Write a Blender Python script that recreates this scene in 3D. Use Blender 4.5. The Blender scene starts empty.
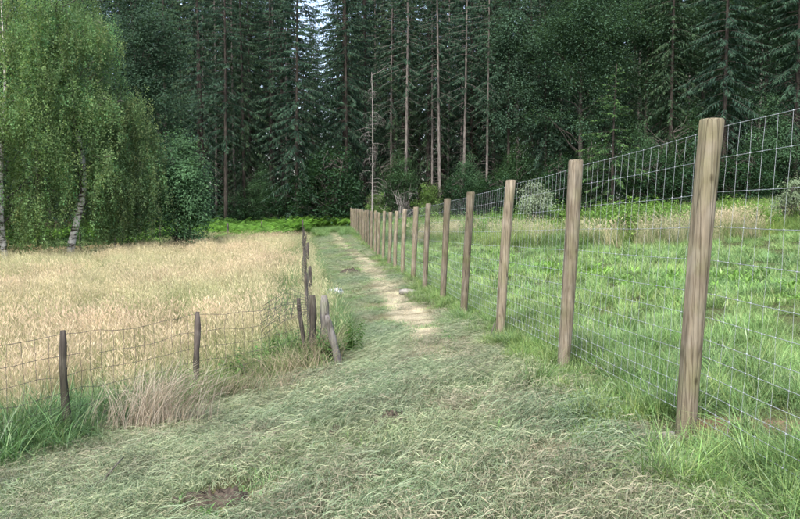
import bpy, math, random
import numpy as np
from mathutils import Vector

R = math.radians
rng = np.random.default_rng(7)
sc = bpy.context.scene
COL = sc.collection

# ------------------------------------------------------------------ camera, sky, sun, exposure
F, CX, CY, PITCH, CAMZ = 785.0, 400.0, 259.5, R(4.04), 1.5
cam_d = bpy.data.cameras.new('camera')
cam_d.sensor_width = 36.0
cam_d.lens = F / 800.0 * 36.0
cam_d.clip_start = 0.05
cam_d.clip_end = 2000
cam = bpy.data.objects.new('camera', cam_d)
cam.location = (0, 0, CAMZ)
cam.rotation_euler = (math.pi / 2 - PITCH, 0, 0)
COL.objects.link(cam)
sc.camera = cam

SUN_EL, SUN_AZ = R(50), R(198)          # azimuth from +Y towards +X: behind the camera, to the left
world = bpy.data.worlds.new('World')
sc.world = world
world.use_nodes = True
wn = world.node_tree
wn.nodes.clear()
sky = wn.nodes.new('ShaderNodeTexSky')
sky.sky_type = 'NISHITA'
sky.sun_disc = False
sky.sun_elevation = SUN_EL
sky.sun_rotation = SUN_AZ
sky.air_density = 1.0
sky.dust_density = 3.0
sky.ozone_density = 1.0
bg = wn.nodes.new('ShaderNodeBackground')
bg.inputs['Strength'].default_value = 0.15
wo = wn.nodes.new('ShaderNodeOutputWorld')
hs = wn.nodes.new('ShaderNodeHueSaturation')      # thin high cloud: the blue is washed out evenly
hs.inputs['Saturation'].default_value = 0.85
hs.inputs['Value'].default_value = 1.1
wn.links.new(sky.outputs[0], hs.inputs['Color'])
wn.links.new(hs.outputs[0], bg.inputs[0])
wn.links.new(bg.outputs[0], wo.inputs[0])

sun_d = bpy.data.lights.new('sun', 'SUN')
sun_d.energy = 2.1
sun_d.angle = R(9)
sun_d.color = (1.0, 0.97, 0.91)
sun = bpy.data.objects.new('sun', sun_d)
S = Vector((math.sin(SUN_AZ) * math.cos(SUN_EL), math.cos(SUN_AZ) * math.cos(SUN_EL), math.sin(SUN_EL)))
sun.rotation_euler = (-S).to_track_quat('-Z', 'Y').to_euler()
sun.location = S * 60
COL.objects.link(sun)

vs = sc.view_settings
vs.view_transform = 'Standard'
vs.look = 'None'
vs.exposure = 1.4
vs.gamma = 1.0
vs.use_curve_mapping = False
cy = sc.cycles
cy.max_bounces = 4
cy.diffuse_bounces = 3
cy.glossy_bounces = 2
cy.transmission_bounces = 3
cy.transparent_max_bounces = 8
cy.use_denoising = True
cy.denoiser = 'OPENIMAGEDENOISE'
cy.denoising_input_passes = 'RGB_ALBEDO_NORMAL'
cy.use_adaptive_sampling = True
cy.adaptive_threshold = 0.03
cy.adaptive_min_samples = 32
cy.sample_clamp_indirect = 6.0

# ------------------------------------------------------------------ helpers
def tag(o, label=None, cat=None, group=None, kind=None):
    if label: o['label'] = label
    if cat: o['category'] = cat
    if group: o['group'] = group
    if kind: o['kind'] = kind
    return o

def empty(name, loc, rz=0.0):
    o = bpy.data.objects.new(name, None)
    o.empty_display_size = 0.2
    o.location = loc
    o.rotation_euler = (0, 0, rz)
    COL.objects.link(o)
    return o

class MB:
    """collects vertices / faces / point colours / material indices"""
    def __init__(s):
        s.v, s.q, s.t, s.c, s.qm, s.tm, s.n = [], [], [], [], [], [], 0
    def add(s, v, quads=None, tris=None, col=(1, 1, 1), m=0):
        v = np.asarray(v, float).reshape(-1, 3)
        c = np.asarray(col, float)
        if c.ndim == 1: c = np.tile(c, (len(v), 1))
        s.v.append(v); s.c.append(c)
        if quads is not None and len(quads):
            q = np.asarray(quads, np.int64).reshape(-1, 4); s.q.append(q + s.n); s.qm.append(np.full(len(q), m))
        if tris is not None and len(tris):
            t = np.asarray(tris, np.int64).reshape(-1, 3); s.t.append(t + s.n); s.tm.append(np.full(len(t), m))
        s.n += len(v)
    def mesh(s, name, mats, smooth=False):
        me = bpy.data.meshes.new(name)
        v = np.concatenate(s.v) if s.v else np.zeros((0, 3))
        c = np.concatenate(s.c) if s.c else np.zeros((0, 3))
        q = np.concatenate(s.q) if s.q else np.zeros((0, 4), np.int64)
        t = np.concatenate(s.t) if s.t else np.zeros((0, 3), np.int64)
        mi = np.concatenate([*(s.qm or [np.zeros(0)]), *(s.tm or [np.zeros(0)])]).astype(np.int32)
        me.vertices.add(len(v)); me.vertices.foreach_set('co', v.astype(np.float32).ravel())
        nl = len(q) * 4 + len(t) * 3
        me.loops.add(nl)
        me.loops.foreach_set('vertex_index', np.concatenate([q.ravel(), t.ravel()]).astype(np.int32))
        me.polygons.add(len(q) + len(t))
        me.polygons.foreach_set('loop_start', np.concatenate([np.arange(len(q)) * 4, len(q) * 4 + np.arange(len(t)) * 3]).astype(np.int32))
        me.polygons.foreach_set('material_index', mi)
        if smooth: me.polygons.foreach_set('use_smooth', np.ones(len(q) + len(t), bool))
        for m in (mats if isinstance(mats, (list, tuple)) else [mats]): me.materials.append(m)
        a = me.attributes.new('Col', 'FLOAT_COLOR', 'POINT')
        a.data.foreach_set('color', np.concatenate([c, np.ones((len(c), 1))], 1).astype(np.float32).ravel())
        me.update(calc_edges=True)
        return me
    def obj(s, name, mats, parent=None, smooth=False, loc=None):
        o = bpy.data.objects.new(name, s.mesh(name, mats, smooth))
        if loc is not None: o.location = loc
        COL.objects.link(o)
        if parent is not None: o.parent = parent
        return o

def tube(mb, pts, rad, sides=6, col=(1, 1, 1), m=0, cap=True, wob=0.0, r=None):
    pts = np.asarray(pts, float); n = len(pts)
    rad = np.full(n, rad) if np.isscalar(rad) else np.asarray(rad, float)
    tn = np.gradient(pts, axis=0); tn /= np.linalg.norm(tn, axis=1)[:, None] + 1e-9
    ref = np.where(np.abs(tn[:, 2:3]) > 0.9, np.array([[1.0, 0, 0]]), np.array([[0, 0, 1.0]]))
    a = np.cross(tn, ref); a /= np.linalg.norm(a, axis=1)[:, None] + 1e-9
    b = np.cross(tn, a)
    th = np.arange(sides) / sides * 2 * math.pi
    rr = rad[:, None] * np.ones((1, sides))
    if wob and r is not None: rr = rr * (1 + wob * (r.random((1, sides)) - .5)) * (1 + wob * .5 * (r.random((n, sides)) - .5))
    v = pts[:, None] + rr[..., None] * (np.cos(th)[None, :, None] * a[:, None] + np.sin(th)[None, :, None] * b[:, None])
    i = np.arange(n - 1)[:, None] * sides + np.arange(sides)[None]
    j = np.arange(n - 1)[:, None] * sides + (np.arange(sides)[None] + 1) % sides
    q = np.stack([i, j, j + sides, i + sides], -1).reshape(-1, 4)
    vv = v.reshape(-1, 3); tr = []
    if cap:
        k0, k1 = len(vv), len(vv) + 1
        vv = np.concatenate([vv, pts[:1], pts[-1:]])
        for s_ in range(sides):
            tr.append((k0, (s_ + 1) % sides, s_))
            tr.append((k1, (n - 1) * sides + s_, (n - 1) * sides + (s_ + 1) % sides))
    mb.add(vv, q, tr, col, m)

def rep(root, loc, rz=0.0, s=1.0, tilt=(0, 0)):
    """copy a thing with its parts and sub-parts"""
    c = root.copy(); COL.objects.link(c)
    c.location = loc; c.rotation_euler = (tilt[0], tilt[1], rz)
    c.scale = (s, s, s) if np.isscalar(s) else s
    for ch in root.children:
        d = ch.copy(); COL.objects.link(d); d.parent = c
        for g in ch.children:
            e = g.copy(); COL.objects.link(e); e.parent = d
    return c

def vnoise(x, y, f=1.0, seed=0):
    """cheap smooth value noise in numpy, about -1..1"""
    x = np.asarray(x, float) * f + seed * 17.3; y = np.asarray(y, float) * f + seed * 9.1
    xi, yi = np.floor(x), np.floor(y); u, v = x - xi, y - yi
    u = u * u * (3 - 2 * u); v = v * v * (3 - 2 * v)
    def h(a, b):
        k = np.sin(a * 127.1 + b * 311.7 + seed * 3.7) * 43758.5453
        return (k - np.floor(k)) * 2 - 1
    return (h(xi, yi) * (1 - u) + h(xi + 1, yi) * u) * (1 - v) + (h(xi, yi + 1) * (1 - u) + h(xi + 1, yi + 1) * u) * v

def fbm(x, y, f=1.0, seed=0, o=3):
    s = 0; a = 1.0
    for k in range(o): s = s + a * vnoise(x, y, f * 2 ** k, seed + k); a *= .5
    return s / 1.6

# ------------------------------------------------------------------ pixel <-> place
def pix(x, y, d):
    """point at forward distance d on the ray of a photo pixel"""
    u, v = (x - CX) / F, (CY - y) / F
    dy = math.cos(PITCH) + v * math.sin(PITCH); dz = -math.sin(PITCH) + v * math.cos(PITCH)
    k = d / dy
    return np.array([u * k, d, CAMZ + dz * k])

def px_x(x, d): return (x - CX) / F * d

# ------------------------------------------------------------------ terrain
FA, FB = 2.24, -0.0917                       # new fence line X = FA + FB*Y
def xf(y): return FA + FB * np.asarray(y, float)
LPOLY = np.array([(-5.6, 1.0), (-3.9, 5.3), (-3.05, 7.1), (-2.33, 8.9), (-1.2, 10.6), (-2.14, 18), (-7.2, 58), (-8.2, 66)])
def xl(y): return np.interp(y, LPOLY[:, 1], LPOLY[:, 0])

ctrl = [(0, -8, -1.3), (-12, -8, -1.9), (12, -8, -1.0), (-12, 4, -2.2),
        (2.3, 3, -1.46), (1.8, 4.9, -1.535), (1.54, 7.6, -1.65), (1.25, 10.4, -1.80), (1.0, 13.1, -1.88), (.78, 15.9, -1.98), (.53, 18.6, -2.05),
        (.28, 21.4, -2.12), (-.2, 26.9, -2.24), (-.98, 35.1, -2.33), (-2.3, 50, -2.4), (-4.7, 76, -2.43),
        (-3.9, 5.3, -2.1), (-3.05, 7.1, -2.18), (-2.33, 8.9, -2.26), (-1.2, 10.6, -2.22), (-2.14, 18, -2.32), (-4.6, 38, -2.55), (-7.2, 58, -2.65),
        (0, 3, -1.62), (0, 5, -1.72), (-2, 4.5, -1.95), (.2, 11, -1.86),
        (-8, 10, -2.5), (-15, 15, -2.75), (-10, 30, -2.85), (-18, 41, -3.05), (-30, 45, -3.05), (-14, 58, -2.95),
        (4, 6, -1.42), (5, 12, -1.6), (4.5, 20, -1.85), (10, 20, -1.55), (5, 32, -2.0), (15, 30, -1.2), (20, 40, -.85), (8, 50, -1.5), (30, 60, -.2), (10, 75, -1.4),
        (40, 85, .2), (-40, 85, -2.7), (-14, 80, -2.7), (0, 100, -2.2), (0, 220, -1), (-140, 220, -1), (140, 220, 1), (-140, -20, -2), (140, -20, 0), (140, 80, .5), (-140, 80, -2)]
ctrl = np.array(ctrl, float)
def _U(r2): return np.where(r2 > 1e-12, r2 * np.log(r2 + 1e-12), 0)
def _tps(P):
    n = len(P); d2 = ((P[:, None, :2] - P[None, :, :2]) ** 2).sum(-1)
    A = np.zeros((n + 3, n + 3)); A[:n, :n] = _U(d2) + np.eye(n) * .15
    A[:n, n] = 1; A[:n, n + 1:] = P[:, :2]; A[n, :n] = 1; A[n + 1:, :n] = P[:, :2].T
    return np.linalg.solve(A, np.concatenate([P[:, 2], np.zeros(3)]))
TW = _tps(ctrl)
def hbase(x, y):
    x = np.asarray(x, float); y = np.asarray(y, float); sh = np.broadcast(x, y).shape
    p = np.stack([np.broadcast_to(x, sh).ravel(), np.broadcast_to(y, sh).ravel()], -1)
    out = np.empty(len(p))
    for i in range(0, len(p), 40000):
        b = p[i:i + 40000]; d2 = ((b[:, None] - ctrl[None, :, :2]) ** 2).sum(-1)
        out[i:i + 40000] = _U(d2) @ TW[:-3] + TW[-3] + b @ TW[-2:]
    return (out + CAMZ).reshape(sh)
def smooth(a, b, x):
    t = np.clip((x - a) / (b - a), 0, 1); return t * t * (3 - 2 * t)
RD = np.array([1.19, 2.1]) / math.hypot(1.19, 2.1)         # direction of the combed hay lines
def ridge(x, y):
    s = x * RD[1] - y * RD[0]; l = x * RD[0] + y * RD[1]
    w = s / .36 + .55 * vnoise(x, y, .9, 5) + .3 * vnoise(l, s, .6, 8)
    return np.sin(w * 2 * math.pi) * (.55 + .45 * vnoise(x, y, 1.1, 11))
def zone_ridge(x, y):
    return smooth(-2.2, -.4, x) * smooth(.0, .5, xf(y) - x) * (1 - smooth(7.5, 10.5, y))
def micro(x, y):
    strip = (x > xl(y)) & (x < xf(y))
    k = np.where(strip, 1.0, .4) * (1 - smooth(40, 60, y))
    return k * (.03 * fbm(x, y, 1.3, 3) + .012 * fbm(x, y, 6, 9, 2)) + zone_ridge(x, y) * .055 * ridge(x, y)
def H(x, y): return hbase(x, y) + micro(np.asarray(x, float), np.asarray(y, float))
def gpix(x, y, d0=2.0):
    """where the ray of a photo pixel meets the ground"""
    d = np.arange(d0, 110, .02); u, v = (x - CX) / F, (CY - y) / F
    dy = math.cos(PITCH) + v * math.sin(PITCH); dz = -math.sin(PITCH) + v * math.cos(PITCH)
    X = u * d / dy; Z = CAMZ + dz * d / dy; g = hbase(X, d)
    i = np.argmax(Z < g)
    return np.array([X[i], d[i], g[i]])

def path_x(y): return np.interp(y, [3, 7, 9, 10.4, 12.9, 16, 19, 25, 32, 42, 53, 66, 80], [.3, .35, .42, .45, .28, .05, -.22, -.75, -1.45, -2.7, -4.1, -5.6, -7.2])
def path_mask(x, y):
    w = .30 + .06 * vnoise(x, y, .8, 21)
    m = 1 - smooth(w * .7, w * 1.35, np.abs(x - path_x(y) + .08 * vnoise(y, 0 * y, .5, 4)))
    return m * smooth(8.6, 11.5, y) * (1 - smooth(60, 72, y))

# ------------------------------------------------------------------ materials
def new_mat(name):
    m = bpy.data.materials.new(name); m.use_nodes = True
    nt = m.node_tree; nt.nodes.clear()
    return m, nt, nt.nodes.new('ShaderNodeOutputMaterial')
def N(nt, t, **kw):
    n = nt.nodes.new(t)
    for k, v in kw.items(): setattr(n, k, v)
    return n

def leaf_mat(name, translucent=.35, rough=.5, spec=.3, inst=True, noise=.35, gain=1.0, warmth=(1.15, 1.2, .7)):
    m, nt, out = new_mat(name)
    L = nt.links.new
    a = N(nt, 'ShaderNodeAttribute', attribute_name='Col')
    col = a.outputs['Color']
    if inst:
        b = N(nt, 'ShaderNodeAttribute', attribute_name='tint', attribute_type='INSTANCER')
        mx = N(nt, 'ShaderNodeMix', data_type='RGBA', blend_type='MULTIPLY'); mx.inputs[0].default_value = 1
        L(col, mx.inputs[6]); L(b.outputs['Color'], mx.inputs[7]); col = mx.outputs[2]
    geo = N(nt, 'ShaderNodeNewGeometry')
    nz = N(nt, 'ShaderNodeTexNoise'); nz.inputs['Scale'].default_value = 1.7; nz.inputs['Detail'].default_value = 3
    L(geo.outputs['Position'], nz.inputs['Vector'])
    mr = N(nt, 'ShaderNodeMapRange'); mr.inputs[1].default_value = .3; mr.inputs[2].default_value = .7
    mr.inputs[3].default_value = gain * (1 - noise); mr.inputs[4].default_value = gain * (1 + noise)
    L(nz.outputs[0], mr.inputs[0])
    mv = N(nt, 'ShaderNodeVectorMath', operation='SCALE'); L(col, mv.inputs[0]); L(mr.outputs[0], mv.inputs['Scale'])
    p = N(nt, 'ShaderNodeBsdfPrincipled')
    p.inputs['Roughness'].default_value = rough; p.inputs['Specular IOR Level'].default_value = spec
    L(mv.outputs[0], p.inputs['Base Color'])
    tr = N(nt, 'ShaderNodeBsdfTranslucent')
    warm = N(nt, 'ShaderNodeMix', data_type='RGBA', blend_type='MULTIPLY'); warm.inputs[0].default_value = 1
    warm.inputs[7].default_value = (*warmth, 1)
    L(mv.outputs[0], warm.inputs[6]); L(warm.outputs[2], tr.inputs['Color'])
    ms = N(nt, 'ShaderNodeMixShader'); ms.inputs[0].default_value = translucent
    L(p.outputs[0], ms.inputs[1]); L(tr.outputs[0], ms.inputs[2]); L(ms.outputs[0], out.inputs[0])
    return m

def ramp(nt, stops):
    r = N(nt, 'ShaderNodeValToRGB'); e = r.color_ramp.elements
    while len(e) < len(stops): e.new(.5)
    for k, (p, c) in enumerate(stops): e[k].position = p; e[k].color = (*c, 1)
    return r

def wood_mat(name, c1, c2, c3, knots=True, rough=.85):
    """weathered post: long grain streaks, drying cracks, grey and brown patches"""
    m, nt, out = new_mat(name); L = nt.links.new
    tc = N(nt, 'ShaderNodeTexCoord'); oi = N(nt, 'ShaderNodeObjectInfo')
    off = N(nt, 'ShaderNodeVectorMath', operation='SCALE'); off.inputs[0].default_value = (13, 7, 29)
    L(oi.outputs['Random'], off.inputs['Scale'])
    ad = N(nt, 'ShaderNodeVectorMath', operation='ADD'); L(tc.outputs['Object'], ad.inputs[0]); L(off.outputs[0], ad.inputs[1])
    mp = N(nt, 'ShaderNodeMapping'); mp.inputs['Scale'].default_value = (75, 75, 5); L(ad.outputs[0], mp.inputs[0])
    g = N(nt, 'ShaderNodeTexNoise'); g.inputs['Scale'].default_value = 1; g.inputs['Detail'].default_value = 6; g.inputs['Distortion'].default_value = .6
    L(mp.outputs[0], g.inputs['Vector'])
    mp2 = N(nt, 'ShaderNodeMapping'); mp2.inputs['Scale'].default_value = (10, 10, 4.5); L(ad.outputs[0], mp2.inputs[0])
    pz = N(nt, 'ShaderNodeTexNoise'); pz.inputs['Scale'].default_value = 1; pz.inputs['Detail'].default_value = 4; L(mp2.outputs[0], pz.inputs['Vector'])
    rp = ramp(nt, [(.3, c1), (.52, c2), (.72, c3)]); L(pz.outputs[0], rp.inputs[0])
    gr = ramp(nt, [(.30, (.55, .52, .48)), (.46, (.92, .92, .92)), (.70, (1.22, 1.22, 1.2))]); L(g.outputs[0], gr.inputs[0])
    mx = N(nt, 'ShaderNodeMix', data_type='RGBA', blend_type='MULTIPLY'); mx.inputs[0].default_value = 1
    L(rp.outputs[0], mx.inputs[6]); L(gr.outputs[0], mx.inputs[7])
    mp3 = N(nt, 'ShaderNodeMapping'); mp3.inputs['Scale'].default_value = (22, 22, .55); L(ad.outputs[0], mp3.inputs[0])
    cr = N(nt, 'ShaderNodeTexVoronoi', feature='DISTANCE_TO_EDGE'); cr.inputs['Scale'].default_value = 1; L(mp3.outputs[0], cr.inputs['Vector'])
    c_ = ramp(nt, [(.0, (.08, .07, .06)), (.05, (1, 1, 1))]); L(cr.outputs['Distance'], c_.inputs[0])
    mx2 = N(nt, 'ShaderNodeMix', data_type='RGBA', blend_type='MULTIPLY'); mx2.inputs[0].default_value = .6
    L(mx.outputs[2], mx2.inputs[6]); L(c_.outputs[0], mx2.inputs[7])
    # knots and greenish algae
    mpk = N(nt, 'ShaderNodeMapping'); mpk.inputs['Scale'].default_value = (9, 9, 4.5); L(ad.outputs[0], mpk.inputs[0])
    vk = N(nt, 'ShaderNodeTexVoronoi'); vk.inputs['Scale'].default_value = 1; vk.inputs['Randomness'].default_value = 1; L(mpk.outputs[0], vk.inputs['Vector'])
    rk = ramp(nt, [(.05, (.28, .24, .20)), (.17, (1, 1, 1))]); L(vk.outputs['Distance'], rk.inputs[0])
    mk_ = N(nt, 'ShaderNodeMix', data_type='RGBA', blend_type='MULTIPLY'); mk_.inputs[0].default_value = .8
    L(mx2.outputs[2], mk_.inputs[6]); L(rk.outputs[0], mk_.inputs[7])
    al = N(nt, 'ShaderNodeTexNoise'); al.inputs['Scale'].default_value = 4; al.inputs['Detail'].default_value = 5; L(ad.outputs[0], al.inputs['Vector'])
    ra_ = ramp(nt, [(.45, (1, 1, 1)), (.74, (.80, .90, .66))]); L(al.outputs[0], ra_.inputs[0])
    ma_ = N(nt, 'ShaderNodeMix', data_type='RGBA', blend_type='MULTIPLY'); ma_.inputs[0].default_value = 1
    L(mk_.outputs[2], ma_.inputs[6]); L(ra_.outputs[0], ma_.inputs[7]); mx2 = ma_
    rv = N(nt, 'ShaderNodeMapRange'); rv.inputs[3].default_value = .72; rv.inputs[4].default_value = 1.2; L(oi.outputs['Random'], rv.inputs[0])
    sc_ = N(nt, 'ShaderNodeVectorMath', operation='SCALE'); L(mx2.outputs[2], sc_.inputs[0]); L(rv.outputs[0], sc_.inputs['Scale'])
    p = N(nt, 'ShaderNodeBsdfPrincipled'); p.inputs['Roughness'].default_value = rough; p.inputs['Specular IOR Level'].default_value = .25
    L(sc_.outputs[0], p.inputs['Base Color'])
    bu = N(nt, 'ShaderNodeBump'); bu.inputs['Strength'].default_value = .6; bu.inputs['Distance'].default_value = .006
    sm = N(nt, 'ShaderNodeMath', operation='MULTIPLY'); L(g.outputs[0], sm.inputs[0]); L(c_.outputs[0], sm.inputs[1])
    L(sm.outputs[0], bu.inputs['Height']); L(bu.outputs[0], p.inputs['Normal'])
    L(p.outputs[0], out.inputs[0])
    return m

def bark_mat(name, c1, c2, scale=(6, 6, 1.2), bands=None):
    m, nt, out = new_mat(name); L = nt.links.new
    tc = N(nt, 'ShaderNodeTexCoord')
    mp = N(nt, 'ShaderNodeMapping'); mp.inputs['Scale'].default_value = scale; L(tc.outputs['Object'], mp.inputs[0])
    g = N(nt, 'ShaderNodeTexNoise'); g.inputs['Scale'].default_value = 1.5; g.inputs['Detail'].default_value = 6; L(mp.outputs[0], g.inputs['Vector'])
    rp = ramp(nt, [(.35, c1), (.65, c2)]); L(g.outputs[0], rp.inputs[0]); col = rp.outputs[0]
    if bands:
        mp2 = N(nt, 'ShaderNodeMapping'); mp2.inputs['Scale'].default_value = (1.2, 1.2, 5); L(tc.outputs['Object'], mp2.inputs[0])
        b = N(nt, 'ShaderNodeTexNoise'); b.inputs['Scale'].default_value = 1.6; b.inputs['Detail'].default_value = 4; L(mp2.outputs[0], b.inputs['Vector'])
        r2 = ramp(nt, [(.40, bands), (.50, (1, 1, 1))]); L(b.outputs[0], r2.inputs[0])
        mx = N(nt, 'ShaderNodeMix', data_type='RGBA', blend_type='MULTIPLY'); mx.inputs[0].default_value = 1
        L(col, mx.inputs[6]); L(r2.outputs[0], mx.inputs[7]); col = mx.outputs[2]
    p = N(nt, 'ShaderNodeBsdfPrincipled'); p.inputs['Roughness'].default_value = .9; p.inputs['Specular IOR Level'].default_value = .15
    L(col, p.inputs['Base Color'])
    bu = N(nt, 'ShaderNodeBump'); bu.inputs['Strength'].default_value = .7; bu.inputs['Distance'].default_value = .03
    L(g.outputs[0], bu.inputs['Height']); L(bu.outputs[0], p.inputs['Normal']); L(p.outputs[0], out.inputs[0])
    return m

def simple_mat(name, c1, c2, scale=20, rough=.8, metal=0., spec=.3, bump=.0):
    m, nt, out = new_mat(name); L = nt.links.new
    geo = N(nt, 'ShaderNodeNewGeometry')
    g = N(nt, 'ShaderNodeTexNoise'); g.inputs['Scale'].default_value = scale; g.inputs['Detail'].default_value = 5; L(geo.outputs['Position'], g.inputs['Vector'])
    rp = ramp(nt, [(.35, c1), (.65, c2)]); L(g.outputs[0], rp.inputs[0])
    p = N(nt, 'ShaderNodeBsdfPrincipled'); p.inputs['Roughness'].default_value = rough; p.inputs['Metallic'].default_value = metal; p.inputs['Specular IOR Level'].default_value = spec
    L(rp.outputs[0], p.inputs['Base Color'])
    if bump:
        bu = N(nt, 'ShaderNodeBump'); bu.inputs['Strength'].default_value = .8; bu.inputs['Distance'].default_value = bump
        L(g.outputs[0], bu.inputs['Height']); L(bu.outputs[0], p.inputs['Normal'])
    L(p.outputs[0], out.inputs[0])
    return m

M_GRASS = leaf_mat('grass_blades', .30, .40, .5, warmth=(1.05, 1.12, .8))
M_HAY = leaf_mat('tall_hay', .40, .55, .25, noise=.22, warmth=(1.05, 1.03, .95))
M_CUT = leaf_mat('cut_grass', .2, .5, .4, noise=.25, warmth=(1, 1.05, .9))
M_WEED = leaf_mat('broad_weeds', .35, .4, .4)
M_FERN = leaf_mat('fern_fronds', .4, .5, .3)
M_NEEDLE = leaf_mat('spruce_needles', .15, .75, .08, inst=False, noise=.4)
M_BIRCH = leaf_mat('birch_leaves', .48, .6, .18, inst=False, noise=.35)
M_BROAD = leaf_mat('broad_leaves', .45, .65, .12, inst=False, noise=.35)
M_POST = wood_mat('new_post_wood', (.128, .105, .074), (.166, .140, .102), (.210, .185, .145))
M_OLDPOST = wood_mat('old_post_wood', (.035, .03, .027), (.06, .05, .044), (.12, .105, .095))
M_GREYPOST = wood_mat('grey_post_wood', (.10, .09, .085), (.155, .14, .135), (.22, .205, .20))
M_SPBARK = bark_mat('spruce_bark', (.022, .019, .016), (.055, .047, .040))
M_PINEBARK = bark_mat('pale_trunk_bark', (.065, .058, .052), (.17, .155, .14))
M_DEAD = bark_mat('dead_wood', (.13, .12, .11), (.27, .255, .24))
M_BIBARK = bark_mat('birch_bark', (.42, .40, .38), (.62, .60, .57), bands=(.12, .10, .09))
M_DKBARK = bark_mat('grey_bark', (.05, .045, .04), (.11, .10, .085))
M_WIRE = simple_mat('galvanised_wire', (.26, .28, .30), (.40, .42, .44), 30, .5, .35, .5)
M_RUST = simple_mat('rusty_wire', (.06, .055, .05), (.12, .11, .10), 40, .7, .4, .3)
M_SOIL = simple_mat('bare_soil', (.038, .031, .025), (.085, .069, .054), 30, .95, 0, .1, .02)
M_STONE = simple_mat('pale_stone', (.15, .14, .12), (.25, .235, .21), 18, .85, 0, .2, .01)
M_WHITE = simple_mat('white_film', (.50, .54, .56), (.74, .77, .79), 12, .4, 0, .5)
M_STRAW = leaf_mat('dead_straw', .2, .6, .25, inst=False, noise=.3)

# ------------------------------------------------------------------ ground
def ground_mat():
    m, nt, out = new_mat('ground_thatch'); L = nt.links.new
    geo = N(nt, 'ShaderNodeNewGeometry')
    a = N(nt, 'ShaderNodeAttribute', attribute_name='Col')
    n1 = N(nt, 'ShaderNodeTexNoise'); n1.inputs['Scale'].default_value = 2.2; n1.inputs['Detail'].default_value = 8; L(geo.outputs['Position'], n1.inputs['Vector'])
    n2 = N(nt, 'ShaderNodeTexNoise'); n2.inputs['Scale'].default_value = 42; n2.inputs['Detail'].default_value = 6; L(geo.outputs['Position'], n2.inputs['Vector'])
    r1 = ramp(nt, [(.3, (.55, .52, .45)), (.55, (1, 1, 1)), (.75, (1.25, 1.3, 1.05))]); L(n1.outputs[0], r1.inputs[0])
    r2 = ramp(nt, [(.3, (.45, .42, .38)), (.5, (1, 1, 1)), (.7, (1.5, 1.45, 1.25))]); L(n2.outputs[0], r2.inputs[0])
    m1 = N(nt, 'ShaderNodeMix', data_type='RGBA', blend_type='MULTIPLY'); m1.inputs[0].default_value = 1
    m2 = N(nt, 'ShaderNodeMix', data_type='RGBA', blend_type='MULTIPLY'); m2.inputs[0].default_value = 1
    L(a.outputs['Color'], m1.inputs[6]); L(r1.outputs[0], m1.inputs[7]); L(m1.outputs[2], m2.inputs[6]); L(r2.outputs[0], m2.inputs[7])
    p = N(nt, 'ShaderNodeBsdfPrincipled'); p.inputs['Roughness'].default_value = .95; p.inputs['Specular IOR Level'].default_value = .1
    L(m2.outputs[2], p.inputs['Base Color'])
    bu = N(nt, 'ShaderNodeBump'); bu.inputs['Strength'].default_value = 1; bu.inputs['Distance'].default_value = .03
    L(n2.outputs[0], bu.inputs['Height']); L(bu.outputs[0], p.inputs['Normal']); L(p.outputs[0], out.inputs[0])
    return m

MOLES = [(386, 428, .15, .12, .10, 'dark crumbly molehill in the middle of the mown strip', 1), (337, 441, .07, .06, .075, 'smallest molehill, left of the one in the middle of the strip', 2),
         (213, 505, .24, .12, .085, 'flat dark molehill at the bottom left of the strip', 3), (349, 273, .42, .34, .12, 'far dark molehill on the strip near the old fence', 4)]
def off_moles(x, y):
    ok = np.ones(len(x), bool)
    for (px_, py_, rx, ry, *_r) in MOLES:
        g_ = gpix(px_, py_); ok &= ((x - g_[0]) / (rx + .13)) ** 2 + ((y - g_[1]) / (ry + .13)) ** 2 > 1
    return ok
BARE = []                                              # bare earth patches: x, y, rx, ry
for (px_, py_, rx, ry) in [(765, 428, .36, .20), (606, 368, .34, .18), (714, 424, .24, .16), (640, 448, .18, .12)]:
    g_ = gpix(px_, py_); BARE.append((g_[0], g_[1], rx, ry))
def bare(x, y, grow=0.0):
    m = np.zeros(np.broadcast(x, y).shape)
    for bx, by, rx, ry in BARE:
        q = ((x - bx) / (rx + grow)) ** 2 + ((y - by) / (ry + grow)) ** 2 + .5 * vnoise(x, y, 7, 2)
        m = np.maximum(m, 1 - smooth(.6, 1.3, q))
    return m
def ground_color(x, y):
    c = np.empty((*x.shape, 3)); strip = (x > xl(y)) & (x < xf(y))
    c[:] = (.07, .085, .035)
    c[x <= xl(y)] = (.16, .13, .065)
    c[strip] = (.145, .145, .078)
    pm = (path_mask(x, y) * strip)[..., None]
    c = c * (1 - pm) + np.array((.37, .335, .24)) * pm
    bm = bare(x, y)[..., None]
    c = c * (1 - bm) + np.array((.19, .125, .085)) * bm
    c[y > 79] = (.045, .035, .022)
    return c
gx = np.unique(np.concatenate([np.arange(-170, -40, 10), np.arange(-40, -8, 1.0), np.arange(-8, -4.2, .25), np.arange(-4.2, 4.2, .06), np.arange(4.2, 10, .25), np.arange(10, 45, 1.0), np.arange(45, 171, 10)]).round(4))
gy = np.unique(np.concatenate([np.arange(-30, 0, 3.0), np.arange(0, 2.4, .3), np.arange(2.4, 11, .06), np.arange(11, 30, .2), np.arange(30, 90, .8), np.arange(90, 251, 10)]).round(4))
GX, GY = np.meshgrid(gx, gy)
mb = MB()
ii = np.arange(len(gy) - 1)[:, None] * len(gx) + np.arange(len(gx) - 1)[None]
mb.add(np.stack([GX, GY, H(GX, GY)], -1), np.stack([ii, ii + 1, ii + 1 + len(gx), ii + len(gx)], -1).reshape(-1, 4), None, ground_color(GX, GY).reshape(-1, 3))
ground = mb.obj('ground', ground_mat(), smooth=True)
tag(ground, kind='structure')

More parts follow.
